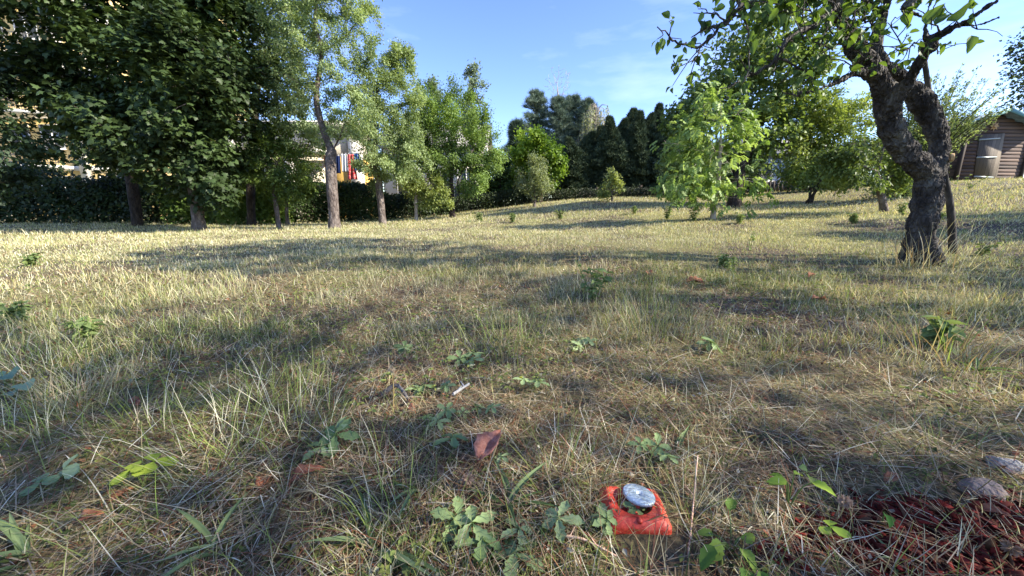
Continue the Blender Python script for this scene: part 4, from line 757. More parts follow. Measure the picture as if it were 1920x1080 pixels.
for i, (px, py, r) in enumerate([(1003, 172, 1.5), (1040, 184, 1.2), (1066, 182, 1.3), (1090, 190, 1.1)]):
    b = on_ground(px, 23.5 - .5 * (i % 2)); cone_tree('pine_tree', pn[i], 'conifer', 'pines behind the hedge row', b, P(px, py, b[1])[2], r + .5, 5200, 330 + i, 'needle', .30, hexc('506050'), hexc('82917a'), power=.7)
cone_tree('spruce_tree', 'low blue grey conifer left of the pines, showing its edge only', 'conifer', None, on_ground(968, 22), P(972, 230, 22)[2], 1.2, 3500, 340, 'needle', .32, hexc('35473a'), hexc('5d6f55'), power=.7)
# bare tree top
def bare_tree():
    global rng
    rng = np.random.default_rng(70); b = on_ground(1048, 25); root = thing('bare_tree', b, 'leafless dead tree top rising above the pines', 'tree')
    A = np.array(P(1046, 158, 25)) + norm(rng.normal(size=(260, 3))) * rng.random((260, 1)) ** .4 * np.array([1.0, .9, 1.1])
    path = spline([b, P(1048, 260, 25), P(1047, 195, 25)], 26); nodes, par = colonize(list(path), [-1] + list(range(25)), A, .16, .18, jit=.25)
    build('trunk', chains(nodes, par, radii(par, .007, .12), lambda r: 6 if r > .03 else 3), M_BARK_PALE, root, smooth=True)
bare_tree()
def weeping():
    global rng
    rng = np.random.default_rng(71); b = on_ground(1120, 21.5); root = thing('birch_tree', b, 'pale weeping birch with long hanging strands above the thujas', 'tree')
    tip = P(1118, 200, 21.5); pts = spline([b, P(1120, 300, 21.5), tip], 14); parts = tube(pts, np.linspace(.16, .02, 14), 7, cap=False); lp, ly = [], []
    for k in range(150):
        z = rng.uniform(.45, 1.0); c = pts[0] + (pts[-1] - pts[0]) * z; a = rng.uniform(0, 6.283); rr = rng.uniform(.3, 1.7) * (1.15 - z) ** .6 * 1.0; q = c + np.array([math.cos(a) * rr, math.sin(a) * rr, .35 * rr]); l = rng.uniform(.8, 2.0)
        e = q + np.array([math.cos(a) * .15, math.sin(a) * .15, -l]); parts += tube([c, (c + q) / 2 + [0, 0, .15], q, (q + e) / 2 + [0, 0, .1], e], [.02, .014, .01, .006, .004], 3, cap=False)
        t = rng.random(26)[:, None]; lp.append(q * (1 - t) + e * t + rng.normal(0, .05, (26, 3))); ly.append(np.tile([0, 0, -1.], (26, 1)) + rng.normal(0, .35, (26, 3)))
    lp = np.vstack(lp); ly = np.vstack(ly); n = len(lp); build('trunk', parts, M_BARK_PALE, root, smooth=True)
    build('crown', [inst(*T_DIA, lp, ly, rng.normal(0, 1, (n, 3)), rng.uniform(.08, .15, n), lerpc(hexc('76805a'), hexc('b0b48c'), rng.random(n)))], M_LEAF, root)
weeping()

# ------------------------------------------------------------------ hedges
def hedge(name, label, p0, p1, depth, hgt, n, seed, c1, c2, size=.11, kind='wide', core=True, holes=0):
    global rng
    rng = np.random.default_rng(seed); p0 = np.asarray(p0, float); p1 = np.asarray(p1, float); mid = (p0 + p1) / 2; root = thing(name, [mid[0], mid[1], float(H(*mid))], label, 'hedge')
    Lh = np.linalg.norm(p1 - p0); d = (p1 - p0) / Lh; nrm = np.array([d[1], -d[0]])
    if nrm[1] > 0: nrm = -nrm                           # towards the meadow
    u = rng.random(n) * Lh; w_ = rng.random(n) ** 1.3; z = rng.random(n) ** .75
    bulge = .75 + .5 * vn(u * 1.3, z * 3, seed); top = hgt * (.62 + .62 * fbm(u * 1.1, np.zeros(n), seed + 1, 3))
    xy = p0[None] + d[None] * u[:, None] - nrm[None] * ((w_ - .5) * depth * bulge)[:, None] * 1.0
    zz = H(xy[:, 0], xy[:, 1]) + .02 + z * top * (1 - .12 * np.abs(w_ - .3)); pos = np.c_[xy, zz]
    out = np.c_[np.tile(nrm, (n, 1)) * 1.0, np.full(n, .6)]; Y = norm(out * .4 + rng.normal(0, .6, (n, 3)) - [0, 0, .25]); Z = norm(out + rng.normal(0, .5, (n, 3)))
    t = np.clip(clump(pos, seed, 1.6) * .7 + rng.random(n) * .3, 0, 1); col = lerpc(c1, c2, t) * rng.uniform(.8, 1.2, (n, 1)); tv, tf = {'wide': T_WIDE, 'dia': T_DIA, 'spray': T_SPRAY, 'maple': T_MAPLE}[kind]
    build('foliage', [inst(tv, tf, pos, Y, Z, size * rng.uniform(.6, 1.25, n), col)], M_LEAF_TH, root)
    st = []
    for k in range(int(Lh * 3)):
        q = p0 + d * rng.random() * Lh - nrm * rng.uniform(-.25, .35) * depth; zb = float(H(*q)); h = hgt * rng.uniform(.5, .85)
        st += tube([(q[0], q[1], zb - .05), (q[0] + rng.normal(0, .08), q[1], zb + h * .5), (q[0] + rng.normal(0, .2), q[1] + rng.normal(0, .1), zb + h)], [.022, .015, .006], 5, cap=False)
    build('stem', st, M_BARK_DARK, root, smooth=True)
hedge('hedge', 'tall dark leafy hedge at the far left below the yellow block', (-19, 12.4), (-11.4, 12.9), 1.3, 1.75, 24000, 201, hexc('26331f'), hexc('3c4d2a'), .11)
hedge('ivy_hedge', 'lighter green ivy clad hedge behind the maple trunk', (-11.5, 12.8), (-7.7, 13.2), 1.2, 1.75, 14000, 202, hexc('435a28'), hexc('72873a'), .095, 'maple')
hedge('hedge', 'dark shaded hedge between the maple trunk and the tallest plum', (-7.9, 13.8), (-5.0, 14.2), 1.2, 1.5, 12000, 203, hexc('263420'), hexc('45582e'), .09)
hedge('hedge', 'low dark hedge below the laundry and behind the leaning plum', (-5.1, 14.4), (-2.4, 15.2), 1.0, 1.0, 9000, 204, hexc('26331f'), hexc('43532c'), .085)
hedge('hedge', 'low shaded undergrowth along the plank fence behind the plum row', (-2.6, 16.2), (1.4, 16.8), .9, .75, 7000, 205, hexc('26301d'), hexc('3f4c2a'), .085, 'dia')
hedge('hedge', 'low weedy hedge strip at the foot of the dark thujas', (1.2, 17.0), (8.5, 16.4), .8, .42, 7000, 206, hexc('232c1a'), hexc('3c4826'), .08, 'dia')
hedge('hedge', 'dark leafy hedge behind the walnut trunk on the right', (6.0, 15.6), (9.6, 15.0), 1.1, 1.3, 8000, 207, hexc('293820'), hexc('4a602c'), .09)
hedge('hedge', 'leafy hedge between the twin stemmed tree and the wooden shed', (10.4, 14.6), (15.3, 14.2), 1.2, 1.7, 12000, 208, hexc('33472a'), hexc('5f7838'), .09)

# ------------------------------------------------------------------ buildings
M_WHITE = noise_mat('white_render', [hexc('cfc9ba'), hexc('e8e2d2')], 1.5, rough=.85, bump=.12, bscale=60)
M_OCHRE = noise_mat('ochre_render', [hexc('c49a4c'), hexc('dab566')], 1.2, rough=.85, bump=.12, bscale=60)
M_GLASS = plain('window_glass', (.03, .04, .05, 1), .08, 0, .8)
M_FRAME = plain('white_frame', hexc('dcdad4'), .45)
M_METAL = plain('rail_metal', hexc('6e6c69'), .4, .6)
M_TILE = noise_mat('roof_tile', [hexc('8a8580'), hexc('b4aea6')], 8, rough=.8)
def window(parent, x0, x1, y, z0, z1, glass=M_GLASS):
    g = build('window', [box(x0, x1, y - .01, y + .03, z0, z1)], glass, parent)
    t = .06; build('frame', [box(x0 - t, x0, y - .05, y + .02, z0 - t, z1 + t), box(x1, x1 + t, y - .05, y + .02, z0 - t, z1 + t), box(x0, x1, y - .05, y + .02, z1, z1 + t), box(x0, x1, y - .05, y + .02, z0 - t, z0), box((x0 + x1) / 2 - .03, (x0 + x1) / 2 + .03, y - .045, y - .012, z0, z1)], M_FRAME, g)
    build('sill', [box(x0 - .12, x1 + .12, y - .16, y - .052, z0 - .12, z0 - t - .003)], M_FRAME, g)
def balcony(parent, x0, x1, y, z, dep=1.2, curved=True):
    n = 14; t = np.linspace(0, 1, n); bx_ = x0 + (x1 - x0) * t; by = y - dep * (.55 + .45 * np.sin(math.pi * t)) if curved else np.full(n, y - dep)
    V, f = [], []
    for i in range(n): V += [(bx_[i], by[i], z - .18), (bx_[i], by[i], z), (bx_[i], y, z - .18), (bx_[i], y, z)]
    for i in range(n - 1):
        a = 4 * i; f += [(a, a + 4, a + 5, a + 1), (a + 1, a + 5, a + 7, a + 3), (a, a + 2, a + 6, a + 4)]
    f += [(0, 1, 3, 2), (4 * n - 4, 4 * n - 2, 4 * n - 1, 4 * n - 3)]
    s = build('balcony', [(np.array(V), np.array(f), None)], M_WHITE, parent)
    pts = [np.array((bx_[i], by[i] + .05, z)) for i in range(n)]; rail = []
    for hgt in (1.0, .55, .15): rail += tube([p + [0, 0, hgt] for p in pts], .022, 6)
    for i in range(0, n - 1):
        for u in (0, .33, .66): p = pts[i] * (1 - u) + pts[i + 1] * u; rail += tube([p, p + [0, 0, 1.0]], .014, 5)
    build('railing', rail, M_METAL, s)
def apartment():
    root = thing('apartment_block', (-27, 26, 0), 'cream and ochre apartment block with curved balconies at the far left', 'building')
    M_PALE = noise_mat('pale_ochre_render', [hexc('d6b878'), hexc('e4cb92')], 1.2, rough=.85, bump=.12, bscale=60); y = 24.0; x0, x1 = -44.0, -23.2
    build('wall', [box(x0, x1, y, y + 11, -.3, 17.5)], M_PALE, root)
    strips = [box(xx, xx + w_, y - .25, y - .003, -.3, 17.5) for xx, w_ in ((-44, 1.0), (-33.6, 2.2), (-26.6, .5), (-24.0, .8))]
    strips += [box(x0, x1, y - .06, y - .004, zz - .14, zz + .14) for zz in (2.9, 5.9, 8.9, 11.9, 14.9)]
    # strips and string courses meet: keep them a few mm apart in depth
    build('pilaster', strips, M_WHITE, root)
    build('cornice', [box(x0 - .4, x1 + .4, y - .5, y + 11.4, 17.5, 17.9)], M_WHITE, root)
    for k in range(5):
        z = 3.0 * k
        for xx in (-42, -38.5, -30.6, -28.6, -25.6): window(root, xx, xx + 1.2, y - .02, z + 1.0 + .1, z + 2.4)
        if k: balcony(root, -37.0, -31.2, y - .26, z, 1.5); balcony(root, -30.9, -26.9, y - .26, z, 1.2)
apartment()
def wing():
    root = thing('apartment_wing', (-10, 19, 0), 'ochre apartment wing with white corner pilaster seen behind the laundry', 'building')
    y = 17.2; x1 = P(677, 330, 17.2)[0]; x0 = -12.6
    M_CREAM = noise_mat('cream_render', [hexc('b9b09c'), hexc('d0c7b2')], 1.5, rough=.85, bump=.12, bscale=60)
    build('wall', [box(x0, x1, y, y + 1.6, 2.72, 3.9), box(x0, -8.3, y, y + 1.6, -.3, 2.717)], M_CREAM, root); build('ground_floor_wall', [box(-8.297, x1, y - .004, y + 1.6, -.3, 2.717)], M_OCHRE, root)
    build('pilaster', [box(x1 - .42, x1 + .03, y - .10, y + .35, -.3, 3.95)], M_WHITE, root); build('pilaster', [box(x0 - .03, x0 + .5, y - .10, y + .4, -.3, 3.95)], M_WHITE, root)
    build('cornice', [box(x0 - .2, x1 + .2, y - .3, y + 1.8, 3.953, 4.15)], M_WHITE, root)
    build('column', [box(-9.35, -9.0, y - 1.3, y - .98, -.3, 2.68)], M_WHITE, root)
    for xx in (-12.0, -10.4): window(root, xx, xx + 1.0, y - .02, .9, 2.2)
    balcony(root, -12.2, -7.75, y - .11, 2.86, 1.25, False)
    # drying rack under the balcony rail with the washing
    p = lambda px, py: P(px, py, 15.7)
    rk = thing('drying_rack', p(655, 288), 'thin metal washing line across the front of the ochre wing', 'washing line')
    a, b = p(606, 290), p(684, 287); lines = []
    for o in (0, .22): lines += tube([a + [0, o, 0], b + [0, o, 0]], .008, 5)
    for t in (0, .5, 1): q = a * (1 - t) + b * t; lines += tube([q, q + [0, .95, .0]], .014, 5)
    build('line', lines, M_METAL, rk)
    def cloth(name, label, cat, outline, mat_, px, py, wd, ht, seed, trim=None):
        r = random.Random(seed); o = p(px, py); root2 = thing(name, o, label, cat, 'washing on the line'); nx, nz = 11, 14; V = []
        for j in range(nz + 1):
            t = j / nz; hw = np.interp(t, [q[0] for q in outline], [q[1] for q in outline]) * wd / 2; off = np.interp(t, [q[0] for q in outline], [q[2] if len(q) > 2 else 0 for q in outline]) * wd
            for i in range(nx + 1):
                u = i / nx * 2 - 1; V.append((o[0] + off + u * hw, o[1] + .035 * math.sin(u * 7 + seed + t * 1.5) * (.3 + t), o[2] - t * ht + .01 * math.sin(u * 5 + seed) * t))
        f = [(j * (nx + 1) + i, j * (nx + 1) + i + 1, (j + 1) * (nx + 1) + i + 1, (j + 1) * (nx + 1) + i) for j in range(nz) for i in range(nx)]
        c = build('fabric', [(np.array(V), np.array(f), None)], mat_, root2, smooth=True); md = c.modifiers.new('thickness', 'SOLIDIFY'); md.thickness = .006
        for s in (-.55, .55): q = np.array([o[0] + s * wd * outline[0][1] / 2, o[1], o[2] + .01]); build('clothes_peg', [box(q[0] - .008, q[0] + .008, q[1] - .012, q[1] + .012, q[2] - .035, q[2] + .03)], M_FRAME, root2)
    red = noise_mat('red_print', [hexc('b8282c'), hexc('cc4a48'), hexc('e9a8a0')], 22, rough=.8, bump=.1, detail=1)
    blue = plain('blue_cloth', hexc('2b5fa8'), .85); navy = plain('navy_cloth', hexc('1b2f5e'), .85); white = plain('white_cloth', hexc('d8d8da'), .85); rust = plain('rust_cloth', hexc('a0503c'), .85)
    cloth('dress', 'long red patterned dress hanging on the line', 'dress', [(0, .55), (.12, .75), (.3, .62), (.7, .85), (1, 1.0)], red, 657, 289, .42, .98, 1)
    cloth('trousers', 'dark navy trousers hanging left of the white towel', 'trousers', [(0, 1), (.5, .95), (1, .9)], navy, 632, 292, .24, .68, 2)
    cloth('towel', 'white towel hanging left of the red dress', 'towel', [(0, 1), (1, .96)], white, 645, 289, .27, .68, 3)
    cloth('shirt', 'bright blue shirt hanging right of the red dress', 'shirt', [(0, .7), (.12, 1), (.3, .75), (1, .8)], blue, 669, 288, .25, .66, 4)
    cloth('shirt', 'dark navy shirt partly behind the bright blue one', 'shirt', [(0, .8), (.2, 1), (1, .85)], navy, 673, 293, .20, .62, 5)
    cloth('shirt', 'rust red top hanging at the left end of the line', 'shirt', [(0, .8), (.2, 1), (1, .9)], rust, 612, 291, .26, .5, 6)
wing()
def house(name, label, x0, x1, y, dep, h, ridge, wins, wallm, seedx=0):
    z = float(H((x0 + x1) / 2, y)); root = thing(name, ((x0 + x1) / 2, y, z), label, 'building'); build('wall', [box(x0, x1, y, y + dep, z - .4, z + h)], wallm, root)
    ym = y + dep / 2; V = np.array([(x0 - .3, y - .35, z + h - .03), (x1 + .3, y - .35, z + h - .03), (x1 + .3, ym, z + ridge), (x0 - .3, ym, z + ridge), (x0 - .3, y + dep + .35, z + h - .03), (x1 + .3, y + dep + .35, z + h - .03)]); V2 = V + [0, 0, .12]
    f4 = [(0, 1, 2, 3), (3, 2, 5, 4)]; F_ = f4 + [tuple(q + 6 for q in g[::-1]) for g in f4] + [(0, 6, 7, 1), (4, 5, 11, 10), (0, 3, 9, 6), (3, 4, 10, 9), (1, 7, 8, 2), (2, 8, 11, 5)]
    build('roof', [(np.vstack([V, V2]), np.array(F_), None)], M_TILE, root)
    build('gable', [(np.array([(x0, y, z + h), (x0, y + dep, z + h), (x0, ym, z + ridge - .02)]), np.array([(0, 1, 2)]), None)], wallm, root)
    build('gable', [(np.array([(x1, y, z + h), (x1, y + dep, z + h), (x1, ym, z + ridge - .02)]), np.array([(0, 2, 1)]), None)], wallm, root)
    for a, b, c, d in wins: window(root, a, b, y - .02, z + c, z + d)
house('white_house', 'white rendered house showing through gaps in the plum row', -7.2, -1.6, 21.5, 6, 3.3, 5.0, [(-6.4, -5.2, .9, 2.2), (-4.6, -3.4, .9, 2.2), (-3.0, -2.1, .9, 2.2)], M_WHITE)
house('garden_house', 'low pale blue grey garden house glimpsed behind the walnut trees', 10.4, 14.9, 17.6, 3.5, 1.55, 2.4, [(10.9, 11.8, .5, 1.2), (12.6, 13.6, .5, 1.2)], noise_mat('pale_blue_wall', [hexc('a9b6c2'), hexc('c8d2da')], 2, rough=.7, bump=.1))
# dark plank fence behind the plum row, low rail fence on the right
M_PLANK = bands_mat('grey_planks', [hexc('2e2722'), hexc('4c423a'), hexc('6a5f54')], 'X', 7, gap=.08)
def fence(label, x0, x1, y0, y1, h, rails=True):
    n = int((x1 - x0) / 2) + 1; z = float(H((x0 + x1) / 2, (y0 + y1) / 2)); root = thing('plank_fence', ((x0 + x1) / 2, (y0 + y1) / 2, z), label, 'fence')
    for i in range(n + 1):
        t = i / n; x = x0 + (x1 - x0) * t; y = y0 + (y1 - y0) * t; g = float(H(x, y)); build('post', [box(x - .06, x + .06, y - .05, y + .07, g - .3, g + h + .12)], M_BARK_DARK, root)
    pl = []; m = int((x1 - x0) / .15)
    for i in range(m):
        t = (i + .5) / m; x = x0 + (x1 - x0) * t; y = y0 + (y1 - y0) * t; g = float(H(x, y)); r = random.Random(i * 7 + int(x0)); hh = h + r.uniform(-.05, .05)
        if r.random() < .04: continue
        pl.append(xf(box(-.066, .066, -.012, .012, -.06, hh), (x, y - .075, g), 0, 0, r.uniform(-.015, .015)))
    build('panel', pl, M_PLANK, root)
    build('rail', tube([(x0, y0 - .05, float(H(x0, y0)) + .3), (x1, y1 - .05, float(H(x1, y1)) + .3)], .03, 4) + tube([(x0, y0 - .05, float(H(x0, y0)) + h - .2), (x1, y1 - .05, float(H(x1, y1)) + h - .2)], .03, 4), M_BARK_DARK, root)
fence('dark weathered plank fence behind the plum row', -4.6, 1.6, 17.4, 17.6, 1.15)
fence('low grey plank fence in shade beneath the conifers', 1.9, 9.6, 17.3, 16.9, .35)
fence('low plank fence behind the twin stemmed tree and pale garden house front', 8.9, 15.3, 16.3, 15.6, .45)

# ------------------------------------------------------------------ wooden shed
def shed():
    D = 13.6; zb = P(1850, 343, D)[2]; xl = P(1817, 236, D)[0]; xa = P(1873, 210, D)[0]; w2 = xa - xl; w3 = w2 * 1.5; xr = xa + w3; ez = P(1818, 232, D)[2]; az = P(1876, 212, D)[2]; az = P(1873, 213, D)[2]; er = az - (az - ez) * 1.45; y0, y1 = D, D + 2.6
    root = thing('wooden_shed', (xa, y0, zb), 'brown board clad garden shed with blue green gable trim and slanted plank door', 'shed')
    mw = bands_mat('shed_boards', [hexc('33291f'), hexc('54433a'), hexc('705a4a')], 'Z', 8.5, gap=.1); md = bands_mat('door_boards', [hexc('4d4439'), hexc('665b4d'), hexc('7a6f5f')], 'X', 7.5, gap=.05)
    # body: real overlapping boards on the front
    build('wall', [box(xl, xa, y0 + .03, y1, zb - .5, ez), box(xa + .002, xr, y0 + .03, y1, zb - .5, er), (np.array([(xl, y0 + .03, ez), (xr, y0 + .03, er), (xa, y0 + .03, az - .01), (xl, y1, ez), (xr, y1, er), (xa, y1, az - .01)]), np.array([(0, 1, 2), (3, 5, 4)]), None)], mw, root)
    bd = []; z = zb - .1; i = 0
    while z < az - .06:
        hw = w2 if z + .06 < ez else max(.04, w2 * (1 - (z + .06 - ez) / (az - ez))); hr = w3 if z + .06 < er else max(.04, w3 * (1 - (z + .06 - er) / (az - er))); bd.append(xf(box(-hw, hr, -.012, .012, 0, .125), (xa, y0 + .014, z), 0, -.10)); z += .117; i += 1
    build('siding', bd, mw, root)
    ov = .28; tr = noise_mat('roof_felt', [hexc('505f60'), hexc('76878a')], 12, rough=.6, bump=.2); sl = (az - ez) / w2
    for s, ww, ee in ((-1, w2, ez), (1, w3, er)):
        sl = (az - ee) / ww; e = xa + s * (ww + ov); V = []
        for yy in (y0 - .28, y1 + .28):
            V += [(xa, yy, az + .03), (e, yy, ee - sl * ov + .03), (xa, yy, az + .075), (e, yy, ee - sl * ov + .075)]
        f = [(0, 1, 3, 2), (4, 6, 7, 5), (2, 3, 7, 6), (0, 4, 5, 1), (1, 5, 7, 3), (0, 2, 6, 4)]; o = build('roof', [(np.array(V), np.array(f), None)], tr, root)
        build('trim_board', [(np.array([(xa, y0 - .31, az + .0), (e, y0 - .31, ee - sl * ov + .0), (e, y0 - .31, ee - sl * ov + .13), (xa, y0 - .31, az + .13), (xa, y0 - .283, az + .0), (e, y0 - .283, ee - sl * ov + .0), (e, y0 - .283, ee - sl * ov + .13), (xa, y0 - .283, az + .13)]), np.array([(0, 1, 2, 3), (4, 7, 6, 5), (0, 4, 5, 1), (2, 6, 7, 3), (1, 5, 6, 2), (0, 3, 7, 4)]), None)], plain('trim_paint', hexc('6f9a98'), .6), o)
    a = P(1824, 336, D); b = P(1866, 338, D); c = P(1882, 250, D); d = P(1836, 254, D); yy = y0 - .035; dn = .04
    door = build('door', [(np.array([(q[0], yy + k, q[2]) for k in (0, dn) for q in (a, b, c, d)]), np.array([(0, 1, 2, 3), (4, 7, 6, 5), (0, 4, 5, 1), (1, 5, 6, 2), (2, 6, 7, 3), (3, 7, 4, 0)]), None)], md, root)
    for t in (.06, .50, .90):
        l = a * (1 - t) + d * t; r = b * (1 - t) + c * t; r = l + (r - l) * .82; l = l - (r - l) * .05
        build('hinge', [(np.array([(q[0], yy - k, q[2] + h) for k in (.004, .018) for q, h in ((l, -.025), (r, -.018), (r, .018), (l, .025))]), np.array([(0, 3, 2, 1), (4, 5, 6, 7), (0, 1, 5, 4), (1, 2, 6, 5), (2, 3, 7, 6), (3, 0, 4, 7)]), None)], plain('galvanised', hexc('9aa09a'), .45, .3), door)
    build('sill_board', [box(a[0] - .5, b[0] - .1, y0 - .09, y0 - .03, zb - .02, zb + .05)], plain('grey_board', hexc('8d8b84'), .8), root)
    # carved wooden sun above the door
    cc = P(1862, 237, D); V, f = [(cc[0], y0 - .07, cc[2])], []
    for k in range(16):
        an = k * math.pi / 8; rr = .17 if k % 2 == 0 else .085; V.append((cc[0] + rr * math.cos(an), y0 - .045, cc[2] + rr * math.sin(an)))
    for k in range(16): f.append((0, 1 + k, 1 + (k + 1) % 16))
    orn = tag(build('wall_ornament', [(np.array(V), np.array(f), None)] + tube([(cc[0], y0 - .05, cc[2]), (cc[0], y0 - .09, cc[2])], [.075, .06], 14), plain('carved_wood', hexc('b08d5e'), .7), None, origin=cc), 'carved wooden sun ornament fixed above the shed door', 'ornament')
    for s, ee in ((xl, ez), (xr, er)): build('corner_post', [box(s - .05, s + .05, y0 - .035, y0 + .06, zb - .4, ee - .02)], plain('dark_post', hexc('3a2f27'), .85), root)
shed()

# ------------------------------------------------------------------ survey marker
def marker():
    b = P(1188, 952, .545); zt = float(H(b[0], b[1])); c = np.array([b[0], b[1], zt - .003]); root = thing('boundary_marker', c, 'red plastic survey marker block with tilted metal disc in the grass', 'marker')
    m = noise_mat('red_plastic', [hexc('6e3022'), hexc('b83c28'), hexc('dc5038'), hexc('dd7a62')], 30, rough=.48, bump=.15, bscale=120, spec=.4)
    hw, top, ch = .053, .020, .012; rings = []; ns = 48
    def sq(h, rnd):   # rounded square ring
        o = []
        for k in range(ns):
            a = k * 2 * math.pi / ns; cx, sy = math.cos(a), math.sin(a); q = (abs(cx) ** rnd + abs(sy) ** rnd) ** (-1 / rnd); o.append((cx * q * h, sy * q * h))
        return np.array(o)
    def ringz(xy, z): return np.c_[xy, np.full(ns, z)]
    circ = lambda r: np.array([(math.cos(k * 2 * math.pi / ns) * r, math.sin(k * 2 * math.pi / ns) * r) for k in range(ns)])
    rings = [ringz(sq(hw * 1.0, 14), -.05), ringz(sq(hw, 14), top - ch), ringz(sq(hw * .985, 12), top - ch + .002), ringz(sq(hw * .84, 10), top - .0015), ringz(sq(hw * .80, 10), top), ringz(sq(hw * .70, 8), top), ringz(sq(hw * .68, 8), top - .002), ringz(circ(.031), top - .001), ringz(circ(.0295), top - .002), ringz(circ(.028), top - .014), ringz(circ(.012), top - .018), ringz(circ(.0095), top + .004), ringz(circ(.001), top + .004)]
    V = np.vstack(rings) * [1, .84, 1]; f = [(i * ns + k, i * ns + (k + 1) % ns, (i + 1) * ns + (k + 1) % ns, (i + 1) * ns + k) for i in range(len(rings) - 1) for k in range(ns)]
    body = xf((V, np.array(f), None), c, R(-4)); build('block', [body], m, root)
    ribs = []
    for a in (0, 1, 2, 3): ribs.append(xf(box(.0325, .041, -.003, .003, top - .004, top + .0015), c, R(-4) + a * math.pi / 2))
    build('rib', ribs, m, root)
    mm = noise_mat('scratched_zinc', [hexc('8fa3ad'), hexc('b4c4cc'), hexc('cfdbe0')], 60, rough=.42, bump=.25, bscale=160, metal=.35)
    prof = [(.0, -.0035), (.0262, -.0032), (.0272, -.0024), (.0272, .0024), (.0262, .0032), (.0060, .0035), (.0048, .0025), (.0030, -.001), (.0001, -.001)]; V, f = [], []
    for r_, z_ in prof:
        for k in range(40): V.append((r_ * math.cos(k * math.pi / 20), r_ * math.sin(k * math.pi / 20), z_))
    for i in range(len(prof) - 1):
        for k in range(40): f.append((i * 40 + k, i * 40 + (k + 1) % 40, (i + 1) * 40 + (k + 1) % 40, (i + 1) * 40 + k))
    build('disc', [xf((np.array(V), np.array(f), None), c + np.array([.012, .012, top + .004]), 0, R(-6), R(8))], mm, root)
    dk = plain('disc_scratch', hexc('4c565c'), .6, .3); build('pin', xf_list(tube([(0, 0, -.03), (0, 0, .0)], .006, 10), c + np.array([.009, .012, top + .003])), dk, root)
def xf_list(parts, loc): return [xf(p, loc) for p in parts]
marker()

# ------------------------------------------------------------------ small plants and litter
rng = np.random.default_rng(500)
def star_leaf(nl=5, spread=R(150), wid=.17, serr=.14):
    v, f = [], []
    for k in range(nl):
        a = (k / (nl - 1) - .5) * 2 * spread; d = np.array([math.sin(a), math.cos(a)]); s = np.array([d[1], -d[0]]); l = 1 - .28 * abs(k - (nl - 1) / 2) / ((nl - 1) / 2); rows = 8; b0 = len(v)
        for i in range(rows + 1):
            t = i / rows; hw = wid * (math.sin(math.pi * t ** 1.25 * .93) ** .8 if 0 < i < rows else .02) * (1 + serr * (-1) ** i)
            for q in (-1, 0, 1):
                p = d * (t * l) + s * hw * q; v.append((p[0], p[1], .09 * abs(q) - .22 * (t * l) ** 2 + .04 * math.sin(k * 2 + t * 5)))
        for i in range(rows):
            for q in (0, 1): a_ = b0 + i * 3 + q; f.append((a_, a_ + 1, a_ + 4, a_ + 3))
    return np.array(v, float), np.array(f)
T_CINQ = star_leaf(wid=.20, serr=.2); T_TRI = star_leaf(3, R(105), .34, .07); T_OV = ovate(8, .26, .25, .35, .10, .02); T_STRAP = ovate(10, .052, .6, .7); T_ROUND = ovate(7, .5, .2, .2, .06, .05)
def small_plant(name, label, cat, px, py, tpl, nleaf, size, hgt, c1, c2, group=None, spread=.05, petiole=.0013, up=.8, lean=0, kindp='stalk', dist=None):
    g = G(px, py); root = thing(name, g, label, cat, group); st = []; pos = []; Y = []; Z = []
    for k in range(nleaf):
        a = rng.uniform(0, 6.283); r = rng.uniform(.2, 1) * spread if nleaf > 1 else 0; e = g + np.array([math.cos(a) * r, math.sin(a) * r, hgt * rng.uniform(.55, 1.1)]); st += tube(spline([g, g * .5 + e * .5 + [0, 0, hgt * .25], e], 6), np.linspace(petiole, petiole * .7, 6), 5, cap=False)
        pos.append(e); Y.append((math.cos(a), math.sin(a) * .8 - .25, rng.uniform(-.2, .3))); Z.append(np.array([0, -.25, up]) + rng.normal(0, .22, 3))
    n = nleaf; t = rng.random(n); cols = lerpc(c1, c2, t)
    build(kindp, st, stalk_m, root, smooth=True)
    for k in range(n): build('leaf', [inst(*tpl, np.array(pos)[k:k + 1], np.array(Y)[k:k + 1], np.array(Z)[k:k + 1], size * rng.uniform(.7, 1.1), cols[k:k + 1])], M_GRASS, root, smooth=True)
    return root
stalk_m = plain('green_stalk', hexc('5f7035'), .6)
GR1, GR2 = hexc('6d8453'), hexc('9bad7c'); BR = hexc('9fae45')
cq = 'cinquefoil plants in the foreground'
for px, py, s, n, l in [(850, 850, .045, 1, 'five fingered cinquefoil leaf just left of the fallen brown leaf'), (875, 1005, .060, 2, 'larger cinquefoil with serrated leaflets at the bottom centre'), (925, 1045, .055, 2, 'cinquefoil leaf at the bottom edge, right of the larger one'),
        (800, 820, .035, 2, 'small cinquefoil upper left of the brown leaf'), (845, 800, .030, 2, 'pale cinquefoil sprig above the five fingered leaf'), (620, 845, .050, 3, 'sunlit cinquefoil beside the long grass clump left of centre'), (870, 690, .045, 3, 'grey green cinquefoil in the middle of the brown litter'),
        (1000, 735, .035, 2, 'small cinquefoil next to the yellow flower'), (915, 775, .028, 2, 'tiny round leaved plant above the brown leaf'), (770, 665, .04, 3, 'cinquefoil at the back edge of the brown litter patch'), (810, 745, .04, 3, 'cinquefoil near the grey curled bark piece'),
        (1095, 655, .05, 3, 'pale cinquefoil tuft on the litter right of centre'), (1165, 1000, .03, 3, 'dark little sprig right in front of the red marker'), (1235, 870, .035, 3, 'small leafy sprig above the metal disc'), (1335, 660, .05, 2, 'grey green cinquefoil behind the marker on the dry grass'),
        (940, 880, .03, 1, 'tiny cinquefoil right beside the fallen brown leaf'), (1010, 1000, .045, 2, 'cinquefoil between the bottom centre clump and the marker')]:
    small_plant('cinquefoil', l, 'plant', px, py, T_CINQ, n, s, .035, GR1, GR2, cq, spread=.04)
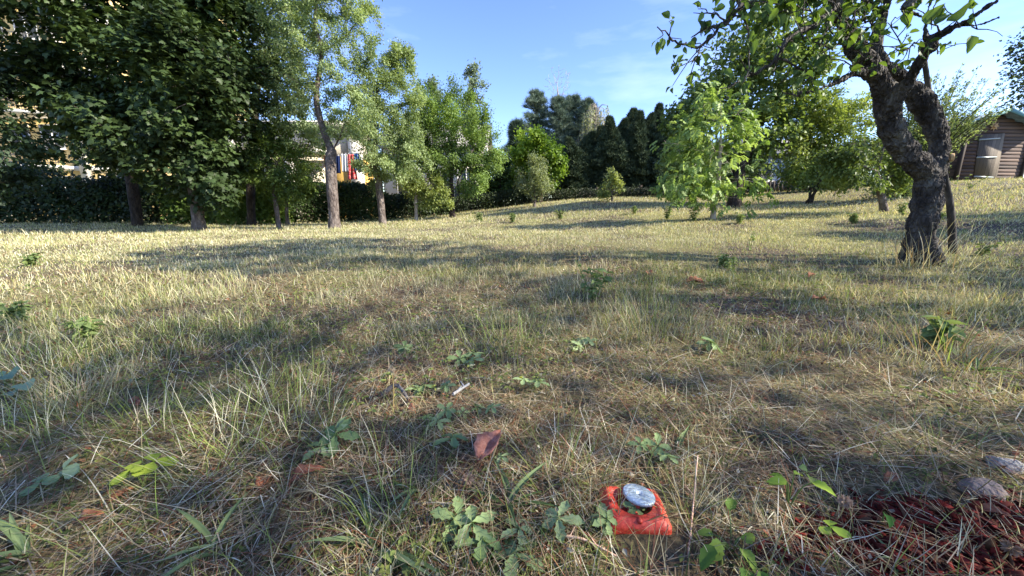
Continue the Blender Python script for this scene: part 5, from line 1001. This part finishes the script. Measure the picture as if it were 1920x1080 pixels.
small_plant('strawberry_plant', 'bright sunlit yellow green three lobed leaves at the lower left', 'plant', 270, 915, T_TRI, 3, .040, .045, hexc('8ea040'), BR, None, spread=.03)
small_plant('strawberry_plant', 'pale broad leaf lying low beside the bright sunlit leaves', 'plant', 120, 905, T_TRI, 2, .040, .03, hexc('8aa070'), hexc('a9b98a'), None, spread=.03)
small_plant('clover_plant', 'round bluish leaves at the far left edge', 'plant', 30, 750, T_ROUND, 5, .045, .05, hexc('6d8a72'), hexc('8ba488'), None, spread=.09)
small_plant('clover_plant', 'little round leaved plant above the red mulch', 'plant', 1512, 905, T_ROUND, 2, .018, .035, GR1, hexc('a2b457'), None, spread=.012)
small_plant('nettle_plant', 'leafy yellow green sprig at the left edge of the red mulch', 'plant', 1475, 960, T_OV, 5, .030, .07, hexc('6e8a35'), hexc('a6bc4c'), None, spread=.025)
small_plant('ground_ivy', 'leafy green patch at the bottom right of the marker', 'plant', 1370, 1040, T_OV, 9, .035, .04, hexc('4d6a30'), hexc('839a48'), None, spread=.07)
small_plant('ground_ivy', 'single bright green leaf standing on the red mulch', 'plant', 1550, 1020, T_TRI, 1, .03, .05, hexc('8fae45'), BR, None, spread=.01)
small_plant('ground_ivy', 'dark pointed leaf over the middle of the red mulch', 'plant', 1650, 995, T_OV, 1, .035, .05, hexc('3f6a2c'), hexc('4f7a34'), None, spread=.01)
# strap leaved plantains
for px, py, n, ln, l in [(780, 925, 6, .11, 'dark strap leaved plantain left of bottom centre'), (955, 960, 7, .12, 'strap leaved plantain clump just left of the marker'), (700, 1045, 6, .13, 'broad strap leaves at the bottom edge left of centre'), (1690, 1065, 3, .07, 'single broad blade at the bottom of the red mulch'), (885, 700, 4, .09, 'dark strap leaves standing in the brown litter'), (60, 1050, 5, .12, 'strap leaves in the bottom left corner'), (1275, 850, 3, .11, 'upright green blade pair right of the metal disc'), (1830, 700, 5, .12, 'dark strap leaved tuft near the right edge'), (400, 1040, 4, .10, 'plantain at the bottom edge below the sunlit leaves')]:
    g = G(px, py); root = thing('plantain', g, l, 'plant', 'plantains in the grass'); 
    for k in range(n):
        a = rng.uniform(0, 6.283); Y = np.array([[math.cos(a) * .7, math.sin(a) * .7, rng.uniform(.6, 1.2)]]); build('leaf', [inst(*T_STRAP, g[None] + rng.normal(0, .006, (1, 3)) * [1, 1, 0], Y, np.array([[-math.cos(a), -math.sin(a), 1.]]), ln * rng.uniform(.45, .9), lerpc(hexc('56693e'), hexc('84966a'), rng.random(1)))], M_GRASS, root, smooth=True)
# taller weeds out on the meadow
def weed(name, label, px, py, hgt, n, size, c1, c2, stems=3, group=None):
    g = G(px, py); root = thing(name, g, label, 'weed', group); st = []; pos = []; Y = []
    for s in range(stems):
        top = g + np.array([rng.normal(0, hgt * .18), rng.normal(0, hgt * .18), hgt * rng.uniform(.7, 1.05)]); p = spline([g + rng.normal(0, .01, 3) * [1, 1, 0], (g + top) / 2 + rng.normal(0, hgt * .04, 3), top], 8); st += tube(p, np.linspace(.004, .0018, 8) * max(1, hgt * 3), 5, cap=False)
        for k in range(n):
            t = rng.uniform(.15, 1); q = p[int(t * 7)]; a = rng.uniform(0, 6.283); pos.append(q); Y.append((math.cos(a), math.sin(a), rng.uniform(-.2, .6)))
    pos = np.array(pos); m = len(pos); build('stem', st, stalk_m, root, smooth=True)
    build('foliage', [inst(*T_OV, pos, np.array(Y, float), np.array([0, 0, 1.]) + rng.normal(0, .3, (m, 3)), size * rng.uniform(.6, 1.1, m), lerpc(c1, c2, rng.random(m)))], M_GRASS, root, smooth=True)
F1, F2 = hexc('64764a'), hexc('8f9f62')
wg = 'leafy weeds out on the meadow'
for a in [('bright leafy weed standing in the middle distance right of centre', 1110, 565, .22, 14, .05, 4), ('fresh green weed left of the forked apple, in its shade', 1355, 505, .16, 14, .05, 5), ('tall thin weed in the shade band below the young walnut', 1405, 470, .30, 10, .045, 2), ('weed with whitish leaves beside the fresh green one', 1375, 515, .16, 12, .04, 3),
          ('dry seeding weed at the left edge of the meadow near the hedge', 140, 428, .30, 10, .05, 2), ('second dry seeding weed near the left hedge', 165, 428, .34, 8, .05, 1), ('lone upright weed left of the maple trunk', 240, 430, .25, 8, .05, 1), ('leafy yellow green weed patch on the sunlit grass at left', 60, 500, .12, 16, .06, 5),
          ('spreading weed behind the sunlit grass below the plum row', 900, 415, .25, 22, .07, 6), ('tuft of green weeds right of the plum row shade', 960, 418, .28, 22, .07, 6), ('green weeds in the middle of the shade band', 1050, 412, .25, 20, .07, 6), ('bushy green weed at the foot of the young walnut', 1300, 415, .32, 24, .06, 6), ('weed clump left of the young walnut base', 1250, 412, .30, 22, .06, 6), ('weedy clump right of the young walnut base', 1385, 420, .2, 16, .06, 5),
          ('yellow green weeds by the split trunk apple', 1600, 420, .16, 18, .06, 6), ('weed tuft at the root of the split trunk apple', 1690, 405, .22, 18, .06, 5), ('green shoots beside the support stake', 1765, 412, .14, 12, .05, 3), ('leafy weed in the dark spot at the far right', 1840, 480, .14, 14, .05, 4), ('little leafy weed in the left foreground shade', 170, 640, .10, 16, .04, 4),
          ('low weed cluster at the left edge of the shade', 40, 610, .11, 16, .045, 5), ('bright green grassy weed at the right foreground', 1765, 655, .12, 10, .06, 5), ('white flowering weed by the shed door sill', 1817, 355, .45, 16, .08, 2), ('weed clump in front of the smallest young tree', 1190, 402, .2, 20, .06, 6)]:
    weed('weed', a[0], a[1], a[2], a[3], a[4], a[5], F1 if 'dry' not in a[0] else hexc('8b8a4a'), F2 if 'dry' not in a[0] else hexc('b6aa6c'), a[6], wg)
# fallen leaves
dry_m2 = noise_mat('old_leaf', [hexc('5f3626'), hexc('8f5a40'), hexc('b58258')], 55, rough=.8, bump=.35, bscale=90)
def fallen(label, px, py, size, c, azi, tpl=None, tilt=.25, lift=.012, nrm=None):
    g = G(px, py); v, f = tpl or T_DRY; root = None
    col = np.array(c[:3])[None]; part = inst(v, f, g[None] + [[0, 0, lift]], np.array([[math.cos(azi), math.sin(azi), tilt]]), np.array([nrm if nrm is not None else (rng.normal(0, .2), rng.normal(0, .2) - .2, 1.)]), size, col)
    o = build('fallen_leaf', [part], dry_m if 'salmon' in label else dry_m2, None, smooth=True, origin=g); md = o.modifiers.new('thickness', 'SOLIDIFY'); md.thickness = .0006; tag(o, label, 'leaf', 'fallen brown leaves')
T_DRY = ovate(9, .23, .40, .15, .10, .05)
dry_m = noise_mat('dead_leaf', [hexc('7c4a34'), hexc('a9705a'), hexc('c48e74')], 55, rough=.7, bump=.35, bscale=90)
fallen('curled salmon brown leaf lying at the centre of the foreground', 896, 884, .098, (.4, .2, .1), R(62), tilt=.30, nrm=(-.2, -.55, .8), lift=.02)
for q in [('brown leaf scrap at the left edge of the litter below the grass clump', 545, 915, .06, R(20)), ('reddish leaf half hidden in grass at the left foreground', 262, 768, .045, R(160)), ('tan leaf beside the grey curled bark', 762, 772, .04, R(-40)), ('rust coloured leaf on the dry strip right of centre', 1320, 535, .14, R(150)), ('small red brown leaf left of the forked trunk', 1515, 523, .09, R(30)),
          ('brown leaf in the grass below the small red brown one', 1542, 568, .10, R(200)), ('thin brown leaf in the grass behind the bright weed', 1218, 520, .10, R(80)), ('orange brown leaf at the top edge of the red mulch', 1655, 912, .035, R(10)), ('brown curled leaf on the right end of the red mulch', 1830, 965, .035, R(-50)), ('dark reddish leaf flake left of the strap leaves', 490, 930, .05, R(100)), ('brown leaf near the bottom left sunlit leaves', 205, 955, .035, R(60)), ('faded leaf in the bottom left corner', 150, 985, .035, R(10))]:
    fallen(q[0], q[1], q[2], q[3], (.4, .2, .1), q[4], tilt=rng.uniform(.1, .45))
# twig, bark curl, stones, seed heads, yellow flower
def stick(label, pix, r0, r1, m, name='fallen_twig', cat='twig', lift=.02):
    p = [G(x, y) + [0, 0, l] for x, y, l in pix]; root = thing(name, p[0], label, cat); build('stick', tube(spline(p, 14), np.linspace(r0, r1, 14) * (1 + .25 * rng.random(14)), 8, jit=.15), m, root, smooth=True)
    for k in range(2):
        q = spline(p, 14)[3 + 6 * k]; build('side_shoot', tube([q, q + np.array([.012 * (-1) ** k, .012, .012])], [r1, r1 * .4], 5), m, root)
tw_m = noise_mat('pale_twig', [hexc('a0805f'), hexc('c9a488'), hexc('dcc0a6')], 60, rough=.7, bump=.2)
stick('pale pinkish broken twig lying below the red marker', [(1045, 1015, .012), (1095, 1032, .02), (1155, 1055, .012)], .0022, .0012, tw_m)
stick('grey curved bark strip in the brown litter', [(715, 748, .01), (745, 742, .03), (770, 760, .01)], .006, .003, noise_mat('bark_strip', [hexc('3d3b3a'), hexc('6f6d6c')], 40))
stick('short white weathered stick in the brown litter', [(850, 752, .02), (880, 738, .03)], .004, .003, noise_mat('grey_stick', [hexc('8a8884'), hexc('b8b6b0')], 40))
stick('thin dry stalk rising right of the marker', [(1290, 1050, .0), (1296, 985, .01), (1302, 905, .06)], .0016, .0009, tw_m)
def stone(label, px, py, s, c):
    g = G(px, py); V, f = [], []; n, m = 18, 10
    for i in range(m + 1):
        for k in range(n):
            th = math.pi * i / m; ph = 2 * math.pi * k / n; d = np.array([math.sin(th) * math.cos(ph), math.sin(th) * math.sin(ph) * .75, math.cos(th) * .5]); r = s * (.75 + .5 * float(vn(np.array([d[0] * 2.2 + 5 + px]), np.array([d[1] * 2.2 + d[2] * 2.5]), 8)[0])); V.append(g + d * r + [0, 0, s * .12])
    for i in range(m):
        for k in range(n): f.append((i * n + k, (i + 1) * n + k, (i + 1) * n + (k + 1) % n, i * n + (k + 1) % n))
    tag(build('stone', [(np.array(V), np.array(f), None)], noise_mat('stone', [hexc(c[0]), hexc(c[1])], 45, rough=.9, bump=.6), None, True, origin=g), label, 'stone')
stone('rough pale grey stone at the right edge of the foreground', 1885, 875, .028, ('6d6a68', 'b4b1ad')); stone('smooth flat brownish stone just below the pale grey one', 1845, 925, .034, ('6a5d58', '8d817a')); stone('dark pebble on the red mulch', 1712, 1000, .012, ('3d3a3c', '5c585a'))
def seedhead(label, px, py, hgt, r, c):
    g = G(px, py); root = thing('seed_head', g, label, 'plant', 'dry seed heads'); top = g + np.array([rng.normal(0, .008), rng.normal(0, .006), hgt]); build('stalk', tube(spline([g, (g + top) / 2 + [.004, 0, 0], top], 8), .0011, 5), plain('dry_stalk', hexc('a08c58'), .7), root, smooth=True)
    n = 60; d = norm(rng.normal(size=(n, 3))); build('head', [inst(*T_DIA, top + d * r * .2, d, rng.normal(0, 1, (n, 3)), r, np.tile(c[:3], (n, 1)))], M_DRY, root)
seedhead('single pale seed head on a tall stalk left of centre', 736, 775, .12, .008, hexc('b8a78a')); seedhead('brown clover head below the brown leaf', 862, 925, .035, .011, hexc('9a8470')); seedhead('dry clover head at the upper left of the red mulch', 1560, 985, .045, .010, hexc('a08a74')); seedhead('dry brown clover head at the bottom right corner', 1865, 1060, .035, .010, hexc('8d7762')); seedhead('small dry flower head left of the marker', 810, 905, .03, .007, hexc('8d7762'))
g = G(977, 730); root = thing('buttercup', g, 'tiny yellow flower in the grass right of centre', 'flower'); build('stalk', tube([g, g + [0, 0, .035]], .0009, 5), stalk_m, root)
a = np.arange(5) * 2 * math.pi / 5; build('petal', [inst(*T_ROUND, np.tile(g + [0, 0, .035], (5, 1)), np.c_[np.cos(a), np.sin(a), np.full(5, .4)], np.tile([0, -.3, 1.], (5, 1)), .007, np.tile(hexc('e8d83a')[:3], (5, 1)))], M_GRASS, root)
# tall grass blades around the apple foot and single long blades in the foreground
def clump_grass(name, label, px, py, n, lo, hi, wd, cols, sig=.05, lean=.25, group=None):
    g = G(px, py); x = g[0] + rng.normal(0, sig, n); y = g[1] + rng.normal(0, sig, n); col = pick(n, cols, [1] * len(cols)) * rng.uniform(.8, 1.15, (n, 1))
    o = build(name, [blades(x, y, rng.uniform(lo, hi, n), np.full(n, wd), np.abs(rng.normal(lean, .15, n)), rng.uniform(.1, 1.1, n), np.arctan2(y - g[1], x - g[0]) + rng.normal(0, .5, n), col, 8)], M_GRASS, None, origin=g); tag(o, label, 'grass tuft', group)
tg = 'tall grass tufts'
clump_grass('grass_tuft', 'tall dry straw tuft growing against the foot of the forked apple', 1735, 500, 90, .25, .5, .005, ['straw', 'tan', 'pale', 'grey'], .12, .2, tg)
clump_grass('grass_tuft', 'bleached grass arching at the left of the forked apple foot', 1690, 500, 60, .15, .35, .005, ['grey', 'fescue', 'pale'], .12, .5, tg)
clump_grass('grass_tuft', 'long bright green tuft in the left foreground behind the sunlit leaves', 420, 850, 110, .07, .17, .0017, ['fresh', 'green', 'pale', 'olive'], .06, .35, tg)
clump_grass('grass_tuft', 'sunlit yellow grass fan left of the strap leaves', 370, 905, 70, .05, .12, .0016, ['straw', 'fresh', 'pale'], .05, .5, tg)
clump_grass('grass_tuft', 'blue green fine fescue tuft at the left', 150, 760, 220, .07, .15, .0018, ['fescue', 'fescue', 'grey'], .06, .4, tg)
clump_grass('grass_tuft', 'green tuft at the back of the brown litter patch', 950, 655, 130, .08, .18, .002, ['green', 'olive', 'fresh', 'straw'], .09, .3, tg)
clump_grass('grass_tuft', 'tall green tuft left of the brown litter patch', 560, 780, 120, .08, .18, .0018, ['green', 'olive', 'pale'], .07, .35, tg)
clump_grass('grass_tuft', 'grey green fescue tuft right of centre', 1215, 620, 260, .10, .18, .002, ['fescue', 'olive', 'green', 'grey'], .13, .2, tg)
clump_grass('grass_tuft', 'bright yellow green tuft at the right foreground', 1770, 665, 80, .1, .2, .0035, ['fresh', 'straw', 'tan'], .10, .3, tg)
clump_grass('grass_tuft', 'tangled grass clump between brown leaf and marker', 1060, 900, 90, .06, .14, .0018, ['green', 'fescue', 'olive', 'pale'], .05, .6, tg)
clump_grass('grass_tuft', 'pale dry blades lying across the bottom left corner', 250, 1050, 70, .08, .16, .002, ['pale', 'green', 'fescue'], .08, .9, tg)
clump_grass('grass_tuft', 'dry straw tuft just right of the marker', 1290, 960, 60, .05, .11, .0018, ['pale', 'straw', 'green'], .025, .4, tg)
clump_grass('grass_tuft', 'wiry dark tuft above the rough pale grey stone', 1760, 850, 110, .06, .12, .0018, ['green', 'dark', 'fescue'], .05, .7, tg)

clump_grass('grass_tuft', 'thin blades rising in front of the red marker', 1150, 990, 26, .04, .09, .0014, ['green', 'olive', 'pale', 'tan'], .022, .35, tg)
clump_grass('grass_tuft', 'dry blades leaning over the left edge of the red marker', 1120, 935, 40, .05, .11, .0014, ['tan', 'olive', 'pale', 'grey'], .02, .6, tg)
clump_grass('grass_tuft', 'matted dry blades behind the metal disc', 1225, 895, 40, .04, .09, .0014, ['tan', 'brown', 'pale', 'grey'], .025, .8, tg)

for q in [('green tuft at the left edge beside the round bluish leaves', 70, 820, 90), ('dense green tuft behind the sunlit yellow green leaves', 300, 800, 110), ('grassy green tuft between the long left tuft and the brown litter', 480, 760, 110), ('short green tuft at the bottom centre edge', 760, 1010, 70), ('fine green tuft left of the fallen brown leaf', 720, 880, 60), ('dark green tuft at the far left middle', 90, 690, 120), ('mixed green and dry tuft below the tall left tuft', 560, 850, 90)]:
    clump_grass('grass_tuft', q[0], q[1], q[2], q[3], .05, .13, .0017, ['green', 'olive', 'fresh', 'pale', 'dark'], .06, .35, tg)
